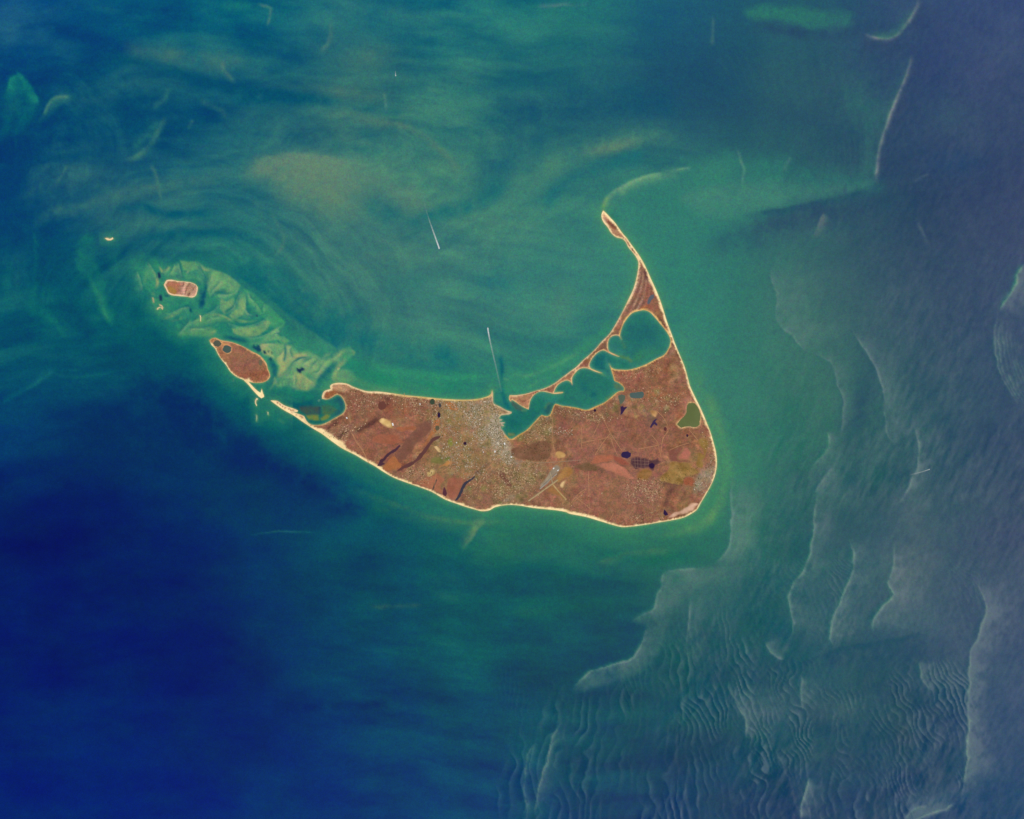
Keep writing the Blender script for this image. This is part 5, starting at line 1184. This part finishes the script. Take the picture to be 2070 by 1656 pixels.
def boxes(name, items, smin, smax, hmin, hmax, label, mat):
    co, fc, tc = [], [], []
    for x, y, pal in items:
        w = random.uniform(smin, smax); l = w * random.uniform(1.0, 2.0); h = random.uniform(hmin, hmax); a = random.choice((0.3, 0.3, 1.87, 1.2)) + random.gauss(0, 0.15)
        g = ground(x, y); X, Y = (x - CX) * S, (CY - y) * S; n = len(co)
        ca, sa = math.cos(a), math.sin(a)
        P4 = [(X + u*w/2*ca - v*l/2*sa, Y + u*w/2*sa + v*l/2*ca) for u, v in ((-1,-1),(1,-1),(1,1),(-1,1))]
        co += [(px, py, g - 0.03) for px, py in P4] + [(px, py, g + h * 0.6) for px, py in P4]
        r0 = (X + sa*l/2, Y - ca*l/2, g + h); r1 = (X - sa*l/2, Y + ca*l/2, g + h)
        co += [r0, r1]
        fc += [(n,n+1,n+5),(n,n+5,n+4),(n+1,n+2,n+6),(n+1,n+6,n+5),(n+2,n+3,n+7),(n+2,n+7,n+6),(n+3,n,n+4),(n+3,n+4,n+7),
               (n+4,n+5,n+8),(n+6,n+7,n+9),(n+5,n+6,n+9),(n+5,n+9,n+8),(n+7,n+4,n+8),(n+7,n+8,n+9)]
        c = np.array(random.choice(pal), float) * random.uniform(0.85, 1.22); tc += [c] * 10
    o = mesh_obj(name, np.array(co), np.array(fc), mat, to_tint(np.clip(np.array(tc), 0, 250)), smooth_shade=False)
    return tag(o, label, kind='stuff')
boxes('houses', H_, 0.14, 0.30, 0.07, 0.12, 'mass of tiny grey and white houses of the town and the villages', M_ROOF)
TR = [(96,82,50),(84,70,48),(108,92,54),(92,60,48),(112,96,60),(76,66,46)]
TG = [(88,88,46),(104,98,52),(80,76,44),(116,104,56),(96,74,48)]
tz = [(z_[0], z_[1] * 0.45, TG) for z_ in zones[:9]] + [(z_[0], z_[1] * 0.5, TR) for z_ in zones[9:]]
tz += [(R3([(180,760),(300,740),(420,680),(590,680),(600,800),(540,890),(330,880),(200,850)]), 0.06, TR), (R3([(840,960),(900,910),(1000,905),(1080,960),(1060,1000)]), 0.08, TG), (R4([(700,1060),(1020,1000),(1280,870),(1460,950),(1270,1100)]), 0.04, TG)]
TREES = scatter(tz, ponds_)
def clumps(name, items, label):
    co, fc, tc = [], [], []
    for x, y, pal in items:
        r = random.uniform(0.14, 0.36); h = random.uniform(0.05, 0.12); g = ground(x, y); X, Y = (x - CX) * S, (CY - y) * S; n = len(co)
        k = 5; a0 = random.random() * 6
        co += [(X + r * random.uniform(0.7, 1.2) * math.cos(a0 + 2*math.pi*i/k), Y + r * random.uniform(0.7, 1.2) * math.sin(a0 + 2*math.pi*i/k), g - 0.02) for i in range(k)] + [(X, Y, g + h)]
        fc += [(n + i, n + (i + 1) % k, n + k) for i in range(k)]
        c = np.array(random.choice(pal), float) * random.uniform(0.8, 1.15); tc += [c] * (k + 1)
    o = mesh_obj(name, np.array(co), np.array(fc), M_SCRUB, to_tint(np.clip(np.array(tc), 0, 250)), smooth_shade=False)
    return tag(o, label, kind='stuff')
clumps('scrub_trees', TREES, 'mottled scrub and garden trees between the houses and in the woods')

# a few large roofs that stand out
def big_building(x, y, w, l, a, label, roof=(0.8, 0.8, 0.8)):
    g = ground(x, y); e = bpy.data.objects.new('building', None); col.objects.link(e); e.location = ((x - CX) * S, (CY - y) * S, g); e.rotation_euler.z = a
    def bx(name, sx, sy, z0, z1, mat, ridge=0):
        co = [(-sx/2,-sy/2,z0),(sx/2,-sy/2,z0),(sx/2,sy/2,z0),(-sx/2,sy/2,z0),(-sx/2,-sy/2,z1),(sx/2,-sy/2,z1),(sx/2,sy/2,z1),(-sx/2,sy/2,z1)]
        f = [(0,1,5),(0,5,4),(1,2,6),(1,6,5),(2,3,7),(2,7,6),(3,0,4),(3,4,7)]
        if ridge:
            co += [(0,-sy/2,z1+ridge),(0,sy/2,z1+ridge)]; f += [(4,5,8),(6,7,9),(5,6,9),(5,9,8),(7,4,8),(7,8,9)]
        return mesh_obj(name, np.array(co, float), np.array(f), mat, smooth_shade=False, parent=e)
    bx('wall', w, l, -0.03, 0.08, M_DECK); bx('roof', w * 1.06, l * 1.06, 0.083, 0.10, M_WHITE, 0.03)
    tag(e, label, 'building', 'large white-roofed buildings')
for x, y, w, l, a, lb in [(1020,897,0.55,0.9,0.4,'white-roofed building just south of the harbour head'), (1033.5,924,0.4,0.8,0.2,'white-roofed building south-east of the town beside the main road'), (923,895,0.35,0.6,0.5,'small white-roofed building beside the tiny dark suburban pond'),
 (1000.5,913,0.5,0.9,-0.2,'cream-roofed building in the southern part of the town'), (977,914,0.3,0.5,0.3,'small bright roof in the southern streets of the town'), (1119,947,0.45,0.8,-0.7,'white terminal building at the head of the airport apron'), (1128,951,0.4,0.7,-0.7,'white hangar east of the terminal building'),
 (849,795+22,0.4,0.7,0.4,'white-roofed building behind the north beach west of the ponds'), (701,845,0.5,0.8,0.8,'white-roofed building east of the western harbour'), (794,858,0.6,1.3,0.3,'long white shed on the western sand pit')]:
    big_building(x, y, w, l, a, lb)

# ------------------------------------------------------------------ boats with their wakes
def boat(x, y, heading, size, wake, w0, w1, label, cover):
    """heading is a map angle; the wake is a line of map points from the stern backwards"""
    e = bpy.data.objects.new('boat', None); col.objects.link(e)
    e.location = ((x - CX) * S, (CY - y) * S, 0); e.rotation_euler.z = heading
    L, B = size, size * 0.24
    xs = [-0.5, -0.35, 0.0, 0.25, 0.42, 0.5]; hw = [0.82, 0.95, 1.0, 0.82, 0.4, 0.03]
    co, f = [], []
    for q, h in zip(xs, hw):
        co += [(q*L, -h*B*0.35, -0.03), (q*L, -h*B/2, 0.05), (q*L, h*B/2, 0.05), (q*L, h*B*0.35, -0.03)]
    for i in range(len(xs) - 1):
        a, c = 4*i, 4*(i+1)
        f += [(a, c, c+1, a+1), (a+1, c+1, c+2, a+2), (a+2, c+2, c+3, a+3)]
    f.append((0, 1, 2, 3))
    mesh_obj('hull', np.array(co, float), np.array(f), M_WHITE, smooth_shade=False, parent=e)
    def bx(name, x0, x1, hb, z0, z1, mat):
        c_ = [(x0,-hb,z0),(x1,-hb*0.8,z0),(x1,hb*0.8,z0),(x0,hb,z0),(x0,-hb,z1),(x1-0.02*L,-hb*0.75,z1),(x1-0.02*L,hb*0.75,z1),(x0,hb,z1)]
        mesh_obj(name, np.array(c_, float), np.array([(0,1,5,4),(1,2,6,5),(2,3,7,6),(3,0,4,7),(4,5,6,7)]), mat, smooth_shade=False, parent=e)
    bx('cabin', -0.36*L, 0.26*L, B*0.38, 0.053, 0.10, M_WHITE); bx('bridge', 0.02*L, 0.2*L, B*0.3, 0.103, 0.13, M_WHITE); bx('funnel', -0.22*L, -0.12*L, B*0.12, 0.103, 0.15, M_HULL)
    P = crom(wake, 2.5); tg = np.gradient(P, axis=0); tg /= np.hypot(tg[:, 0], tg[:, 1])[:, None]; nr = np.stack([-tg[:, 1], tg[:, 0]], 1)
    t = np.linspace(0, 1, len(P)); wd = w0 + (w1 - w0) * t
    rows = []; cov = []
    for k in (-1, -0.5, 0, 0.5, 1):
        q = wxy(P + nr * (wd * k / 2)[:, None]); rows.append(np.column_stack([q, np.full(len(P), 0.012)]))
        cov.append(np.interp(t, [0, 0.03, 0.25, 0.6, 1], cover) * (1 - abs(k)) ** 0.7 if abs(k) < 1 else np.zeros(len(P)))
    W_ = np.vstack(rows); n = len(P)
    ca, sa = math.cos(-heading), math.sin(-heading)
    W_ = W_ - np.array([e.location.x, e.location.y, 0]); W_ = np.column_stack([W_[:, 0]*ca - W_[:, 1]*sa, W_[:, 0]*sa + W_[:, 1]*ca, W_[:, 2]])
    i = np.arange(n - 1); ff = np.concatenate([np.stack([i + r_*n, i + r_*n + 1, i + (r_+1)*n + 1, i + (r_+1)*n], 1) for r_ in range(4)])
    o = mesh_obj('wake', W_, ff, M_FOAM, parent=e, extra={'cover': np.concatenate(cov)})
    if o.data.polygons[0].normal.z < 0: o.data.flip_normals()
    tag(e, label, 'boat', 'boats under way with white wakes')
boat(888, 502, math.radians(-71), 0.9, [(888,503),(885,494),(880,480),(874,463),(866,440),(858,412),(855,395)], 3.6, 2.2, 'white ferry heading south-east across the bay, long straight wake', [1.0, 1.0, 0.6, 0.1, 0.0])
boat(986, 664, math.radians(100), 0.9, [(986,663),(988,676),(992,696),(998,722),(1004,748),(1010,775),(1014,792)], 3.2, 4.5, 'white ferry leaving the harbour northwards, long curved wake', [1.0, 1.0, 0.3, 0.14, 0.03])
boat(800, 153, math.radians(-85), 0.6, [(800,154),(799.5,150),(799,143)], 2.2, 1.6, 'tiny lone white boat far out in the northern bay', [1.0, 0.9, 0.6, 0.3, 0.0])
boat(1879, 949, math.radians(20), 0.55, [(1879,949),(1870,952),(1860,955),(1848,958),(1838,961)], 2.0, 3.4, 'small boat with a faint wake off the eastern shoals', [0.8, 0.6, 0.28, 0.2, 0.0])
